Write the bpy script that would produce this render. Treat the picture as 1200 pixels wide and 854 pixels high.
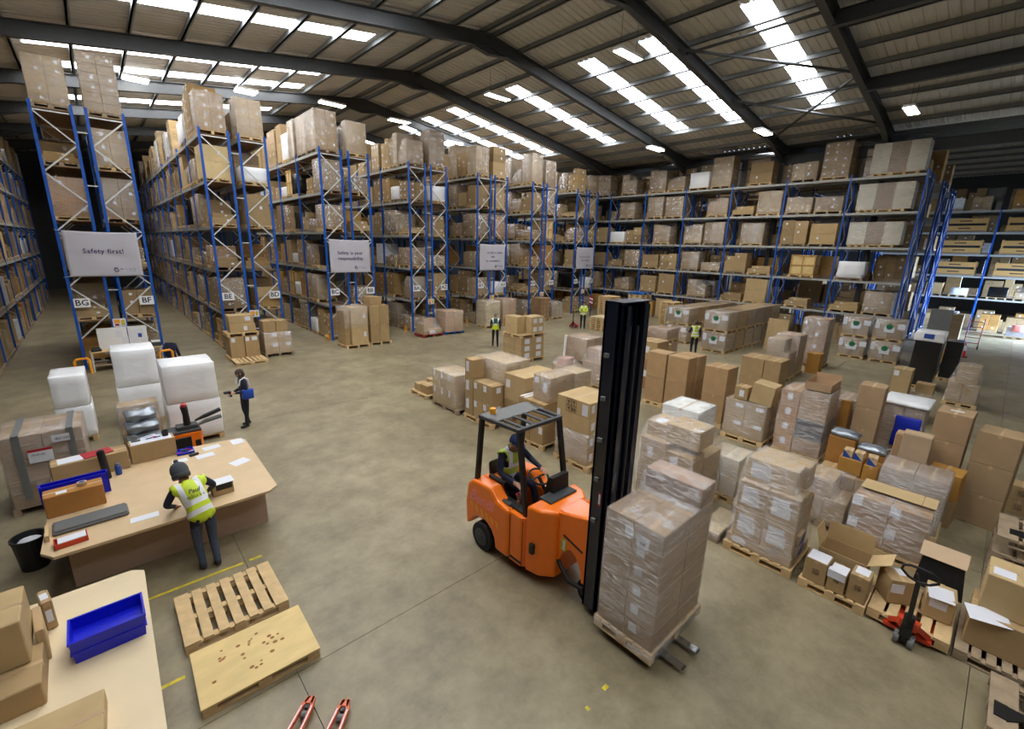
import bpy, bmesh, math, random
from mathutils import Vector, Matrix, noise

for o in list(bpy.data.objects):
    bpy.data.objects.remove(o, do_unlink=True)
S = bpy.context.scene
C = S.collection
PI = math.pi
random.seed(7)

# ---------------------------------------------------------------- camera
cam = bpy.data.cameras.new('camera')
cam.sensor_fit = 'HORIZONTAL'; cam.sensor_width = 36.0
cam.lens = 36.0 * 526.49 / 1200.0
cam.clip_end = 400
camo = bpy.data.objects.new('camera', cam); C.objects.link(camo)
camo.matrix_world = Matrix((
    (0.74244947, 0.14925493, -0.65306336, 0.0),
    (-0.6693812, 0.20372526, -0.71444021, 0.0),
    (0.02641178, 0.9675841, 0.25116416, 5.0),
    (0, 0, 0, 1)))
S.camera = camo

# ---------------------------------------------------------------- world, exposure
w = bpy.data.worlds.new('overcast_sky'); S.world = w; w.use_nodes = True
bg = w.node_tree.nodes['Background']
bg.inputs[0].default_value = (0.62, 0.74, 1.0, 1); bg.inputs[1].default_value = 2.2
S.view_settings.view_transform = 'Standard'; S.view_settings.look = 'None'
S.view_settings.gamma = 1.0; S.view_settings.use_curve_mapping = False
S.view_settings.exposure = -0.1
try:
    S.cycles.transparent_max_bounces = 24
    S.cycles.max_bounces = 8; S.cycles.diffuse_bounces = 5
    S.cycles.sample_clamp_indirect = 6.0
except Exception:
    pass
SKY_L = 16.0      # radiance of the daylit translucent roof sheets
LAMP_L = 22.0     # radiance of the hanging lamps

# daylight of the open dock door (out of frame on the right): a light in the door opening
dl = bpy.data.lights.new('dock_daylight', 'AREA'); dl.shape = 'RECTANGLE'
dl.size = 9.0; dl.size_y = 4.4; dl.energy = 9000; dl.color = (0.5, 0.68, 1.0); dl.spread = math.radians(95)
dlo = bpy.data.objects.new('dock_daylight', dl); C.objects.link(dlo)
dlo.location = (46.5, -8.85, 2.5); dlo.rotation_euler = (PI/2, 0, 0)   # shines towards +Y
dlo.rotation_euler = Vector((0, 1, -.35)).to_track_quat('-Z', 'Y').to_euler()

# ---------------------------------------------------------------- materials
def lin(r, g=None, b=None):
    if g is None: r, g, b = r
    f = lambda c: (c/255/12.92) if c/255 <= .04045 else ((c/255+.055)/1.055)**2.4
    return (f(r), f(g), f(b), 1.0)
MATS = {}
def mat(name, rgb=(128,128,128), rough=.6, metal=0.0, emis=0.0, var=0.0, vscale=8.0, bump=0.0, bscale=60.0, objcol=False, stretch=None, coat=0.0, spec=None):
    m = bpy.data.materials.new(name); m.use_nodes = True
    N = m.node_tree.nodes; K = m.node_tree.links; P = N['Principled BSDF']
    P.inputs['Roughness'].default_value = rough; P.inputs['Metallic'].default_value = metal
    if spec is not None: P.inputs['Specular IOR Level'].default_value = spec
    if coat: P.inputs['Coat Weight'].default_value = coat; P.inputs['Coat Roughness'].default_value = .12
    col = None
    if objcol:
        oi = N.new('ShaderNodeObjectInfo'); col = oi.outputs['Color']
    else:
        P.inputs['Base Color'].default_value = lin(rgb)
    if var or bump:
        tc = N.new('ShaderNodeTexCoord'); mp = N.new('ShaderNodeMapping')
        K.new(tc.outputs['Object'], mp.inputs[0])
        if stretch: mp.inputs['Scale'].default_value = stretch
    if var:
        nz = N.new('ShaderNodeTexNoise'); nz.inputs['Scale'].default_value = vscale; nz.inputs['Detail'].default_value = 5
        K.new(mp.outputs[0], nz.inputs['Vector'])
        mr = N.new('ShaderNodeMapRange'); mr.inputs[1].default_value = .3; mr.inputs[2].default_value = .7
        mr.inputs[3].default_value = 1-var; mr.inputs[4].default_value = 1+var
        K.new(nz.outputs[0], mr.inputs[0])
        mx = N.new('ShaderNodeMix'); mx.data_type = 'RGBA'; mx.blend_type = 'MULTIPLY'; mx.inputs[0].default_value = 1
        if col: K.new(col, mx.inputs[6])
        else: mx.inputs[6].default_value = lin(rgb)
        cb = N.new('ShaderNodeCombineColor')
        for i in range(3): K.new(mr.outputs[0], cb.inputs[i])
        K.new(cb.outputs[0], mx.inputs[7]); K.new(mx.outputs[2], P.inputs['Base Color'])
    elif col: K.new(col, P.inputs['Base Color'])
    if bump:
        nb = N.new('ShaderNodeTexNoise'); nb.inputs['Scale'].default_value = bscale; nb.inputs['Detail'].default_value = 3
        K.new(mp.outputs[0], nb.inputs['Vector'])
        bp = N.new('ShaderNodeBump'); bp.inputs['Strength'].default_value = bump; bp.inputs['Distance'].default_value = .01
        K.new(nb.outputs[0], bp.inputs['Height']); K.new(bp.outputs[0], P.inputs['Normal'])
    if emis:
        P.inputs['Emission Color'].default_value = lin(rgb); P.inputs['Emission Strength'].default_value = emis
    MATS[name] = m
    return m

mat('carton', objcol=True, rough=.78, var=.07, vscale=3.0, bump=.05, bscale=40, spec=.25)
mat('carton_film', objcol=True, rough=.28, var=.16, vscale=5.0, bump=.6, bscale=9, stretch=(1,1,3), coat=.5)
mat('carton_inside', (150,116,80), .9, var=.06)
mat('tape', (186,156,116), .35, var=.03)
mat('paper', (222,224,230), .6, var=.02)
mat('ink', (40,40,46), .7)
mat('mark', (84,66,52), .85)
mat('green_print', (18,112,70), .6)
mat('red_print', (176,30,40), .55)
mat('blue_print', (38,76,160), .55)
mat('wood', (206,176,128), .75, var=.14, vscale=6, stretch=(1,1,8), bump=.1)
mat('wood_old', (158,138,112), .8, var=.18, vscale=6, stretch=(1,1,8), bump=.1)
mat('wood_end', (170,138,96), .85, var=.1)
mat('rack_blue', (10,80,170), .42, var=.06)
mat('galv', (208,210,206), .45, metal=.15, var=.06)
mat('beam_grey', (170,172,166), .5, var=.08, metal=.15)
mat('deck', (128,98,66), .85, var=.14, vscale=3)
mat('steel_paint', (66,68,70), .5, var=.06)
mat('purlin', (136,140,142), .5, var=.06, metal=.1)
mat('sheet', (203,200,192), .55, var=.05, vscale=.7)
mat('wall', (66,68,70), .7, var=.06, vscale=.6)
mat('orange', (255,124,10), .32, var=.03, coat=.35)
mat('orange_red', (206,66,34), .4, var=.05)
mat('mast_black', (24,30,48), .3, coat=.2)
mat('black', (20,20,22), .5)
mat('rubber', (30,30,32), .85, var=.1)
mat('dark_grey', (62,64,66), .6, var=.05)
mat('mid_grey', (112,114,112), .6, var=.05)
mat('chrome', (190,192,196), .22, metal=1.0)
mat('white_plastic', (232,232,230), .4)
mat('white_film', (246,247,248), .3, var=.02, vscale=3, bump=.5, bscale=7, stretch=(1,1,2.5))
mat('black_film', (16,17,18), .22, bump=.8, bscale=8, stretch=(1,1,4))
mat('blue_film', (34,52,176), .25, bump=.5, bscale=10)
mat('silver_bag', (150,158,166), .22, metal=.5, bump=.9, bscale=8)
mat('blue_bin', (8,22,196), .38)
mat('table_top', (208,180,140), .5, var=.06, vscale=2.5)
mat('table_board', (226,206,168), .55, var=.04, vscale=2)
mat('table_side', (190,164,142), .65, var=.05, vscale=3)
mat('banner', (186,184,192), .7, var=.04, vscale=1.2)
mat('banner_ink', (66,52,96), .7)
mat('yellow_paint', (206,186,40), .6, var=.25, vscale=14)
mat('grey_sheet', (96,98,98), .5, var=.06)
mat('red_plastic', (188,26,34), .45)
mat('hivis', (206,232,52), .6)
mat('skin', (198,148,122), .55)
mat('hair', (60,42,30), .6, var=.2, vscale=30)
mat('hair_grey', (120,112,104), .6)
mat('navy', (24,30,56), .75, var=.08)
mat('denim', (62,72,92), .8, var=.12, vscale=20)
mat('navy_trouser', (20,22,36), .8, var=.08)
mat('shoe', (40,42,46), .6)
mat('wool', (72,76,82), .9, var=.1, vscale=40)
mat('reflective', (236,238,244), .4)
mat('green_cloth', (20,92,84), .7)
mat('cobalt', (24,72,170), .6, var=.1)
mat('cap_blue', (44,62,112), .8)
mat('pink', (255,150,140), .5)
mat('truck_orange', (222,104,62), .45, var=.06)
mat('amber', (252,168,40), .4)
mat('screen_lamp', (255,250,240), .5, emis=LAMP_L)
mat('skylight', (250,252,255), .5, emis=SKY_L)
mat('cone_orange', (226,60,30), .5)
mat('pallet_blue', (34,92,160), .6, var=.1)
mat('pallet_red', (150,50,44), .65, var=.1)
mat('plywood', (218,190,128), .6, var=.09, vscale=2.5, stretch=(1,3,1))
mat('knot', (150,98,48), .7, var=.2)
mat('osb', (206,186,146), .7, var=.16, vscale=24)
mat('crate_wood', (186,146,84), .75, var=.14, vscale=6, stretch=(8,8,1))
mat('brown_dark', (96,68,46), .8)

def film_material():
    m = bpy.data.materials.new('stretch_film'); m.use_nodes = True
    N = m.node_tree.nodes; K = m.node_tree.links
    N.remove(N['Principled BSDF']); out = N['Material Output']
    tc = N.new('ShaderNodeTexCoord'); mp = N.new('ShaderNodeMapping')
    mp.inputs['Scale'].default_value = (1.6, 1.6, 7.0); mp.inputs['Rotation'].default_value = (.25, .2, 0)
    K.new(tc.outputs['Object'], mp.inputs[0])
    n1 = N.new('ShaderNodeTexNoise'); n1.inputs['Scale'].default_value = 3.4; n1.inputs['Detail'].default_value = 7; n1.inputs['Roughness'].default_value = .7
    K.new(mp.outputs[0], n1.inputs['Vector'])
    mr = N.new('ShaderNodeMapRange'); mr.inputs[1].default_value = .47; mr.inputs[2].default_value = .74
    mr.inputs[3].default_value = .13; mr.inputs[4].default_value = .78  # whitish film veil; its brighter streaks are painted in as glints
    K.new(n1.outputs[0], mr.inputs[0])
    # thin white streaks put into the film to stand for glints
    mp2 = N.new('ShaderNodeMapping'); mp2.inputs['Scale'].default_value = (3.0, 3.0, 26.0); mp2.inputs['Rotation'].default_value = (.18, -.2, .1)
    K.new(tc.outputs['Object'], mp2.inputs[0])
    n2 = N.new('ShaderNodeTexNoise'); n2.inputs['Scale'].default_value = 1.6; n2.inputs['Detail'].default_value = 4
    K.new(mp2.outputs[0], n2.inputs['Vector'])
    mr2 = N.new('ShaderNodeMapRange'); mr2.inputs[1].default_value = .6; mr2.inputs[2].default_value = .68; mr2.inputs[4].default_value = .55
    K.new(n2.outputs[0], mr2.inputs[0])
    ad = N.new('ShaderNodeMath'); ad.operation = 'MAXIMUM'; K.new(mr.outputs[0], ad.inputs[0]); K.new(mr2.outputs[0], ad.inputs[1])
    bp = N.new('ShaderNodeBump'); bp.inputs['Strength'].default_value = 1.0; bp.inputs['Distance'].default_value = .06
    K.new(n1.outputs[0], bp.inputs['Height'])
    df = N.new('ShaderNodeBsdfDiffuse'); df.inputs[0].default_value = (.86, .87, .9, 1)
    gl = N.new('ShaderNodeBsdfGlossy'); gl.inputs[0].default_value = (1, 1, 1, 1); gl.inputs['Roughness'].default_value = .18
    K.new(bp.outputs[0], gl.inputs['Normal'])
    m1 = N.new('ShaderNodeMixShader'); m1.inputs[0].default_value = .66
    K.new(df.outputs[0], m1.inputs[1]); K.new(gl.outputs[0], m1.inputs[2])
    tr = N.new('ShaderNodeBsdfTransparent')
    m2 = N.new('ShaderNodeMixShader'); K.new(ad.outputs[0], m2.inputs[0])
    K.new(tr.outputs[0], m2.inputs[1]); K.new(m1.outputs[0], m2.inputs[2])
    K.new(m2.outputs[0], out.inputs[0])
    MATS['film'] = m
film_material()

def floor_material():
    m = bpy.data.materials.new('concrete_floor'); m.use_nodes = True
    N = m.node_tree.nodes; K = m.node_tree.links; P = N['Principled BSDF']
    tc = N.new('ShaderNodeTexCoord'); geo = N.new('ShaderNodeNewGeometry')
    def nz(scale, det=5, rough=.6):
        n = N.new('ShaderNodeTexNoise'); n.inputs['Scale'].default_value = scale; n.inputs['Detail'].default_value = det
        n.inputs['Roughness'].default_value = rough; K.new(geo.outputs['Position'], n.inputs['Vector']); return n
    a, b, c = nz(.35), nz(1.6, 8, .7), nz(16, 3)
    r1 = N.new('ShaderNodeValToRGB'); K.new(a.outputs[0], r1.inputs[0])
    r1.color_ramp.elements[0].position = .3; r1.color_ramp.elements[0].color = lin(130,119,92)
    r1.color_ramp.elements[1].position = .7; r1.color_ramp.elements[1].color = lin(163,152,124)
    r2 = N.new('ShaderNodeValToRGB'); K.new(b.outputs[0], r2.inputs[0])
    r2.color_ramp.elements[0].position = .34; r2.color_ramp.elements[0].color = (.52,.49,.44,1)
    r2.color_ramp.elements[1].position = .62; r2.color_ramp.elements[1].color = (1.06,1.05,1.03,1)
    mx = N.new('ShaderNodeMix'); mx.data_type = 'RGBA'; mx.blend_type = 'MULTIPLY'; mx.inputs[0].default_value = .75
    K.new(r1.outputs[0], mx.inputs[6]); K.new(r2.outputs[0], mx.inputs[7])
    K.new(mx.outputs[2], P.inputs['Base Color'])
    mr = N.new('ShaderNodeMapRange'); K.new(b.outputs[0], mr.inputs[0]); mr.inputs[3].default_value = .34; mr.inputs[4].default_value = .56
    K.new(mr.outputs[0], P.inputs['Roughness'])
    bp = N.new('ShaderNodeBump'); bp.inputs['Strength'].default_value = .06; K.new(c.outputs[0], bp.inputs['Height']); K.new(bp.outputs[0], P.inputs['Normal'])
    MATS['floor'] = m
floor_material()

def vest_material(name, base, band, strap, shoulder=None):
    # hi-vis vest: bands by height along the torso ('t'), straps by distance from the middle ('s')
    m = bpy.data.materials.new(name); m.use_nodes = True
    N = m.node_tree.nodes; K = m.node_tree.links; P = N['Principled BSDF']; P.inputs['Roughness'].default_value = .55
    def attr(n):
        a = N.new('ShaderNodeAttribute'); a.attribute_name = n; return a.outputs['Fac']
    def rng(src, lo, hi):
        g = N.new('ShaderNodeMath'); g.operation = 'GREATER_THAN'; K.new(src, g.inputs[0]); g.inputs[1].default_value = lo
        l = N.new('ShaderNodeMath'); l.operation = 'LESS_THAN'; K.new(src, l.inputs[0]); l.inputs[1].default_value = hi
        mm = N.new('ShaderNodeMath'); mm.operation = 'MULTIPLY'; K.new(g.outputs[0], mm.inputs[0]); K.new(l.outputs[0], mm.inputs[1]); return mm.outputs[0]
    t, s = attr('t'), attr('s')
    masks = [rng(t, *b) for b in band]
    sm = rng(s, *strap); tm = rng(t, band[-1][0] if band else .3, 2.0)
    mm = N.new('ShaderNodeMath'); mm.operation = 'MULTIPLY'; K.new(sm, mm.inputs[0]); K.new(tm, mm.inputs[1]); masks.append(mm.outputs[0])
    cur = masks[0]
    for k in masks[1:]:
        q = N.new('ShaderNodeMath'); q.operation = 'MAXIMUM'; K.new(cur, q.inputs[0]); K.new(k, q.inputs[1]); cur = q.outputs[0]
    mx = N.new('ShaderNodeMix'); mx.data_type = 'RGBA'; K.new(cur, mx.inputs[0])
    mx.inputs[6].default_value = lin(base); mx.inputs[7].default_value = lin(238,240,246)
    if shoulder:
        up = rng(t, band[-1][0], 2.0); m0 = N.new('ShaderNodeMix'); m0.data_type = 'RGBA'; K.new(up, m0.inputs[0])
        m0.inputs[6].default_value = lin(base); m0.inputs[7].default_value = lin(shoulder); K.new(m0.outputs[2], mx.inputs[6])
    K.new(mx.outputs[2], P.inputs['Base Color']); MATS[name] = m

# ---------------------------------------------------------------- mesh helpers
class MB:
    def __init__(s): s.v = []; s.f = []; s.m = []
    def face(s, pts, m=0):
        b = len(s.v); s.v += [tuple(p) for p in pts]; s.f.append(tuple(range(b, b+len(pts)))); s.m.append(m); return s
    def box(s, x0, y0, z0, x1, y1, z1, m=0):
        b = len(s.v)
        s.v += [(x0,y0,z0),(x1,y0,z0),(x1,y1,z0),(x0,y1,z0),(x0,y0,z1),(x1,y0,z1),(x1,y1,z1),(x0,y1,z1)]
        for q in ((0,3,2,1),(4,5,6,7),(0,1,5,4),(1,2,6,5),(2,3,7,6),(3,0,4,7)):
            s.f.append(tuple(b+i for i in q)); s.m.append(m)
        return s
    def cbox(s, x0, y0, z0, x1, y1, z1, c=.008, m=0):
        # chamfered box: three vertices per corner
        c = min(c, .3*min(x1-x0, y1-y0, z1-z0)); b = len(s.v); idx = {}
        for ix in (0,1):
            for iy in (0,1):
                for iz in (0,1):
                    X = (x0, x1)[ix]; Y = (y0, y1)[iy]; Z = (z0, z1)[iz]
                    dx = c*(1-2*ix); dy = c*(1-2*iy); dz = c*(1-2*iz)
                    for a, p in enumerate(((X, Y+dy, Z+dz), (X+dx, Y, Z+dz), (X+dx, Y+dy, Z))):
                        idx[(ix,iy,iz,a)] = len(s.v); s.v.append(p)
        F = []
        g = idx
        for ix in (0,1):
            q = [g[(ix,0,0,0)], g[(ix,1,0,0)], g[(ix,1,1,0)], g[(ix,0,1,0)]]; F.append(q if ix else q[::-1])
        for iy in (0,1):
            q = [g[(0,iy,0,1)], g[(1,iy,0,1)], g[(1,iy,1,1)], g[(0,iy,1,1)]]; F.append(q[::-1] if iy else q)
        for iz in (0,1):
            q = [g[(0,0,iz,2)], g[(1,0,iz,2)], g[(1,1,iz,2)], g[(0,1,iz,2)]]; F.append(q if iz else q[::-1])
        for i in (0,1):
            for j in (0,1):
                e = [[g[(i,j,0,0)], g[(i,j,1,0)], g[(i,j,1,1)], g[(i,j,0,1)]],
                     [g[(i,0,j,0)], g[(i,1,j,0)], g[(i,1,j,2)], g[(i,0,j,2)]],
                     [g[(0,i,j,1)], g[(1,i,j,1)], g[(1,i,j,2)], g[(0,i,j,2)]]]
                F += e
                for k in (0,1): F.append([g[(i,j,k,0)], g[(i,j,k,1)], g[(i,j,k,2)]])
        ctr = Vector(((x0+x1)/2, (y0+y1)/2, (z0+z1)/2))
        for q in F:
            P = [Vector(s.v[i]) for i in q]; n = (P[1]-P[0]).cross(P[2]-P[0])
            if n.dot(sum(P, Vector())/len(P) - ctr) < 0: q = q[::-1]
            s.f.append(tuple(q)); s.m.append(m)
        return s
    def bar(s, p0, p1, w, h, m=0, up=(0,0,1)):
        p0 = Vector(p0); p1 = Vector(p1); d = (p1-p0).normalized(); up = Vector(up)
        if abs(d.dot(up)) > .99: up = Vector((1,0,0))
        a = d.cross(up).normalized()*w/2; u = a.cross(d).normalized()*h/2; b = len(s.v)
        for p in (p0, p1): s.v += [tuple(p-a-u), tuple(p+a-u), tuple(p+a+u), tuple(p-a+u)]
        for q in ((0,1,2,3),(7,6,5,4),(0,4,5,1),(1,5,6,2),(2,6,7,3),(3,7,4,0)): s.f.append(tuple(b+i for i in q)); s.m.append(m)
        return s
    def tube(s, pts, r, n=8, m=0, caps=True):
        pts = [Vector(p) for p in pts]; rr = r if isinstance(r, (list, tuple)) else [r]*len(pts); b = len(s.v); prev = None
        for i, p in enumerate(pts):
            d = (pts[min(i+1, len(pts)-1)] - pts[max(i-1, 0)]).normalized()
            if prev is None:
                a = d.cross(Vector((0,0,1)) if abs(d.z) < .95 else Vector((1,0,0))).normalized()
            else: a = (prev - d*prev.dot(d)).normalized()
            prev = a; u = d.cross(a)
            for k in range(n):
                t = 2*PI*k/n; s.v.append(tuple(p + (a*math.cos(t) + u*math.sin(t))*rr[i]))
        for i in range(len(pts)-1):
            for k in range(n):
                k2 = (k+1) % n
                s.f.append((b+i*n+k, b+i*n+k2, b+(i+1)*n+k2, b+(i+1)*n+k)); s.m.append(m)
        if caps:
            s.f.append(tuple(b+k for k in range(n))[::-1]); s.m.append(m)
            e = b+(len(pts)-1)*n; s.f.append(tuple(e+k for k in range(n))); s.m.append(m)
        return s
    def cyl(s, p0, p1, r, n=16, m=0, r2=None): return s.tube([p0, p1], [r, r if r2 is None else r2], n, m)
    def prism(s, poly, axis, a0, a1, m=0, top_m=None):
        # poly: 2D points; axis 'x','y','z' of extrusion between a0 and a1
        def P(p, a): return {'x': (a, p[0], p[1]), 'y': (p[0], a, p[1]), 'z': (p[0], p[1], a)}[axis]
        n = len(poly); b = len(s.v)
        s.v += [P(p, a0) for p in poly] + [P(p, a1) for p in poly]
        s.f.append(tuple(range(b, b+n))[::-1]); s.m.append(m); s.f.append(tuple(range(b+n, b+2*n))); s.m.append(m if top_m is None else top_m)
        for i in range(n):
            j = (i+1) % n; s.f.append((b+i, b+j, b+n+j, b+n+i)); s.m.append(m)
        return s
    def lathe(s, prof, c=(0,0,0), n=20, m=0):
        b = len(s.v)
        for r, z in prof:
            for k in range(n): s.v.append((c[0]+r*math.cos(2*PI*k/n), c[1]+r*math.sin(2*PI*k/n), c[2]+z))
        for i in range(len(prof)-1):
            for k in range(n):
                k2 = (k+1) % n; s.f.append((b+i*n+k, b+i*n+k2, b+(i+1)*n+k2, b+(i+1)*n+k)); s.m.append(m)
        s.f.append(tuple(b+k for k in range(n))[::-1]); s.m.append(m); e = b+(len(prof)-1)*n; s.f.append(tuple(e+k for k in range(n))); s.m.append(m)
        return s
    def sphere(s, c, r, nu=14, nv=8, m=0, z0=-1, z1=1):
        r = r if isinstance(r, (tuple, list)) else (r, r, r); b = len(s.v)
        for i in range(nv+1):
            z = z0 + (z1-z0)*i/nv; ph = math.asin(max(-1, min(1, z)))
            for k in range(nu):
                t = 2*PI*k/nu; s.v.append((c[0]+r[0]*math.cos(ph)*math.cos(t), c[1]+r[1]*math.cos(ph)*math.sin(t), c[2]+r[2]*z))
        for i in range(nv):
            for k in range(nu):
                k2 = (k+1) % nu; s.f.append((b+i*nu+k, b+i*nu+k2, b+(i+1)*nu+k2, b+(i+1)*nu+k)); s.m.append(m)
        return s
    def shift(s, d): s.v = [(a+d[0], b+d[1], c+d[2]) for a, b, c in s.v]; return s
    def mesh(s, name, mats, smooth=False, fix=False):
        me = bpy.data.meshes.new(name); me.from_pydata(s.v, [], s.f)
        for k in ([mats] if isinstance(mats, str) else mats): me.materials.append(MATS[k])
        me.polygons.foreach_set('material_index', s.m)
        if smooth: me.polygons.foreach_set('use_smooth', [True]*len(me.polygons))
        if fix:
            bm = bmesh.new(); bm.from_mesh(me); bmesh.ops.recalc_face_normals(bm, faces=bm.faces); bm.to_mesh(me); bm.free()
        me.update(); return me

def tag(o, label=None, cat=None, group=None, kind=None):
    if label: o['label'] = label
    if cat: o['category'] = cat
    if group: o['group'] = group
    if kind: o['kind'] = kind
    return o
def ob(name, data, parent=None, loc=(0,0,0), rz=0.0, rot=None, col=None, scale=None):
    o = bpy.data.objects.new(name, data); C.objects.link(o)
    if parent is not None: o.parent = parent
    o.location = loc
    if rot: o.rotation_euler = rot
    elif rz: o.rotation_euler = (0, 0, rz)
    if col: o.color = lin(col)
    if scale: o.scale = scale
    return o
def thing(name, label, cat, loc=(0,0,0), rz=0.0, group=None):
    return tag(ob(name, None, None, loc, rz), label, cat, group)
def textmesh(txt, size, m, align='CENTER', shear=0.0, depth=.002, spacing=1.0):
    cu = bpy.data.curves.new('t', 'FONT'); cu.body = txt; cu.size = size; cu.align_x = align; cu.align_y = 'CENTER'
    cu.offset = size*.018; cu.shear = shear; cu.extrude = depth; cu.resolution_u = 2; cu.space_character = spacing
    t = bpy.data.objects.new('t', cu); me = bpy.data.meshes.new_from_object(t)
    bpy.data.objects.remove(t); bpy.data.curves.remove(cu)
    me.materials.clear(); me.materials.append(MATS[m]); return me
ORD = ['ground', 'first', 'second', 'third', 'fourth', 'top']
NTH = ['first', 'second', 'third', 'fourth', 'fifth', 'sixth', 'seventh', 'eighth', 'ninth', 'tenth', 'eleventh', 'twelfth',
       'thirteenth', 'fourteenth', 'fifteenth', 'sixteenth', 'seventeenth', 'eighteenth', 'nineteenth', 'twentieth', 'twenty-first', 'twenty-second', 'twenty-third', 'twenty-fourth', 'twenty-fifth', 'twenty-sixth', 'twenty-seventh', 'twenty-eighth', 'twenty-ninth', 'thirtieth', 'thirty-first', 'thirty-second', 'thirty-third', 'thirty-fourth', 'thirty-fifth', 'thirty-sixth']
# ================================================================ the building shell
RX, RZ, VX0, VX1, SL = 14.6, 14.45, -4.4, 33.5, .14     # ridge x and z (sheet), valleys, slope
Y0, Y1 = -9.0, 62.0
def roof_z(x):       # underside of the sheeting
    if x < VX0: return RZ - SL*(RX-VX0) + SL*(VX0-x)
    if x > VX1:
        r2 = VX1 + (VX1-RX); return RZ - SL*(VX1-RX) + SL*(min(x, r2)-VX1) - SL*max(0, x-r2)
    return RZ - SL*abs(x-RX)
XL, XR = -16.0, 64.0
# floor: concrete slabs with sawn joints
fl_ = ob('floor', MB().box(XL, Y0, -.3, XR, Y1, -.03).mesh('floor', 'dark_grey')); tag(fl_, 'grey brown concrete warehouse floor with sawn joints', None, None, 'structure')
xs = [XL, -8.0, 1.06, 10.1, 19.2, 28.3, 37.4, 46.5, 55.6, XR]
ys = [Y0, -.6, 4.82, 13.9, 23.0, 32.0, 41.0, 50, Y1]
for i in range(len(xs)-1):
    for j in range(len(ys)-1):
        ob('floor_slab', MB().box(xs[i]+.004, ys[j]+.004, -.03, xs[i+1]-.004, ys[j+1]-.004, 0).mesh('floor_slab', 'floor'), fl_)
for x0, x1, y in ((-.9, 1.03, 7.385), (1.12, 1.3, 7.39), (-.3, .05, 5.625), (3.68, 3.76, 2.28), (3.34, 3.38, 2.26)):
    ob('floor_marking', MB().box(x0, y-.025, 0, x1, y+.025, .002).mesh('floor_marking', 'yellow_paint'), fl_)
# walls (the near wall has the open dock door)
def wall(name, bx, label):
    m = MB()
    for b in bx: m.box(*b)
    return tag(ob(name, m.mesh(name, 'wall')), label, None, None, 'structure')
wall('wall_back', [(XL, Y1, 0, XR, Y1+.3, 17)], 'dark cladding wall at the far end of the aisles')
wall('wall_left', [(XL-.3, Y0, 0, XL, Y1, 17)], 'grey cladding wall beyond the left rack')
wall('wall_right', [(XR, Y0, 0, XR+.3, Y1, 17)], 'grey cladding wall far beyond the right racks')
wall('wall_near', [(XL, Y0-.3, 0, 42, Y0, 17), (51, Y0-.3, 0, XR, Y0, 17), (42, Y0-.3, 4.8, 51, Y0, 17)], 'grey cladding wall behind the camera with a dock door opening')

# ceiling: an empty that parents sheets, rafters, purlins, valley beams and columns
ceil = tag(ob('ceiling', None), 'corrugated metal roof on dark steel portal frames with skylight strips', None, None, 'structure')
FR = [-7.4, -.6, 6.2, 11.5, 18.1, 24.7, 31.4, 38.1, 44.8, 51.5, 58.2]
STR_R = [8.4, 12.7, 16.1, 21.5, 27.5, 30.7, 34.1, 41.0]           # strips on the right slope
STR_L = [-5.0, -.5, 4.0, 8.4, 12.7, 16.1, 21.5, 27.5, 30.6, 34.0, 37.2, 41.0]     # strips on the left slope
def sheet(x0, x1, y0, y1):
    m = MB(); p = .32; y = y0; pts = []
    while y < y1 - .02:
        for dy, dz in ((0, 0), (.20, 0), (.225, .035), (.295, .035)):
            if y+dy < y1: pts.append((y+dy, dz))
        y += p
    pts.append((y1, 0))
    b = 0
    for yy, dz in pts:
        m.v.append((x0, yy, roof_z(x0)+dz)); m.v.append((x1, yy, roof_z(x1)+dz))
    for i in range(len(pts)-1):
        m.f.append((2*i, 2*i+1, 2*i+3, 2*i+2)); m.m.append(0)
    ob('roof_sheet', m.mesh('roof_sheet', 'sheet'), ceil)
def slope(xa, xb, strips, s0, s1):
    y = Y0
    for c in sorted(strips):
        sheet(xa, xb, y, c-.5)
        lo, hi = min(s0, s1), max(s0, s1)
        sheet(xa, lo, c-.5, c+.5); sheet(hi, xb, c-.5, c+.5); y = c+.5
    sheet(xa, xb, y, Y1)
slope(RX, VX1, STR_R, 19.0, 28.6)
slope(VX0, RX, STR_L, -.9, 10.6)
slope(XL, VX0, [], -14.0, -8.0)
slope(VX1, 52.4, [14.5, 21.5], 38.0, 47.6)
slope(52.4, XR, [], 56, 58)
PUR_R = [14.9, 16.5, 18.3, 20.1, 21.9, 23.6, 25.3, 27.0, 28.7, 30.4, 32.1]
PUR = PUR_R + [2*RX-x for x in PUR_R] + [35+1.75*i for i in range(17)] + [-6-1.75*i for i in range(6)]
for x in PUR:
    z = roof_z(x)
    ob('purlin', MB().box(x-.035, Y0, z-.20, x+.035, Y1, z-.004).box(x-.035, Y0, z-.20, x+.09, Y1, z-.185).mesh('purlin', 'purlin'), ceil)
# skylights: translucent sheets between the purlins, one window per strip
wn = 0
def skylight(c, x0, x1):
    global wn; wn += 1
    wo = tag(ob('window_%d' % wn, None), 'strip of translucent daylit roof sheets', None, None, 'structure')
    cut = [x0] + [p for p in sorted(PUR) if x0+.4 < p < x1-.4] + [x1]
    for a, b in zip(cut[:-1], cut[1:]):
        m = MB(); a2, b2 = a+.04, b-.04
        m.v += [(a2, c-.49, roof_z(a2)), (b2, c-.49, roof_z(b2)), (b2, c+.49, roof_z(b2)), (a2, c+.49, roof_z(a2))]
        m.v += [(v[0], v[1], v[2]+.012) for v in m.v]
        for q in ((0,3,2,1),(4,5,6,7),(0,1,5,4),(1,2,6,5),(2,3,7,6),(3,0,4,7)): m.f.append(q); m.m.append(0)
        ob('pane', m.mesh('pane', 'skylight'), wo)
for c in STR_R: skylight(c, 19.0, 28.6)
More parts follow.
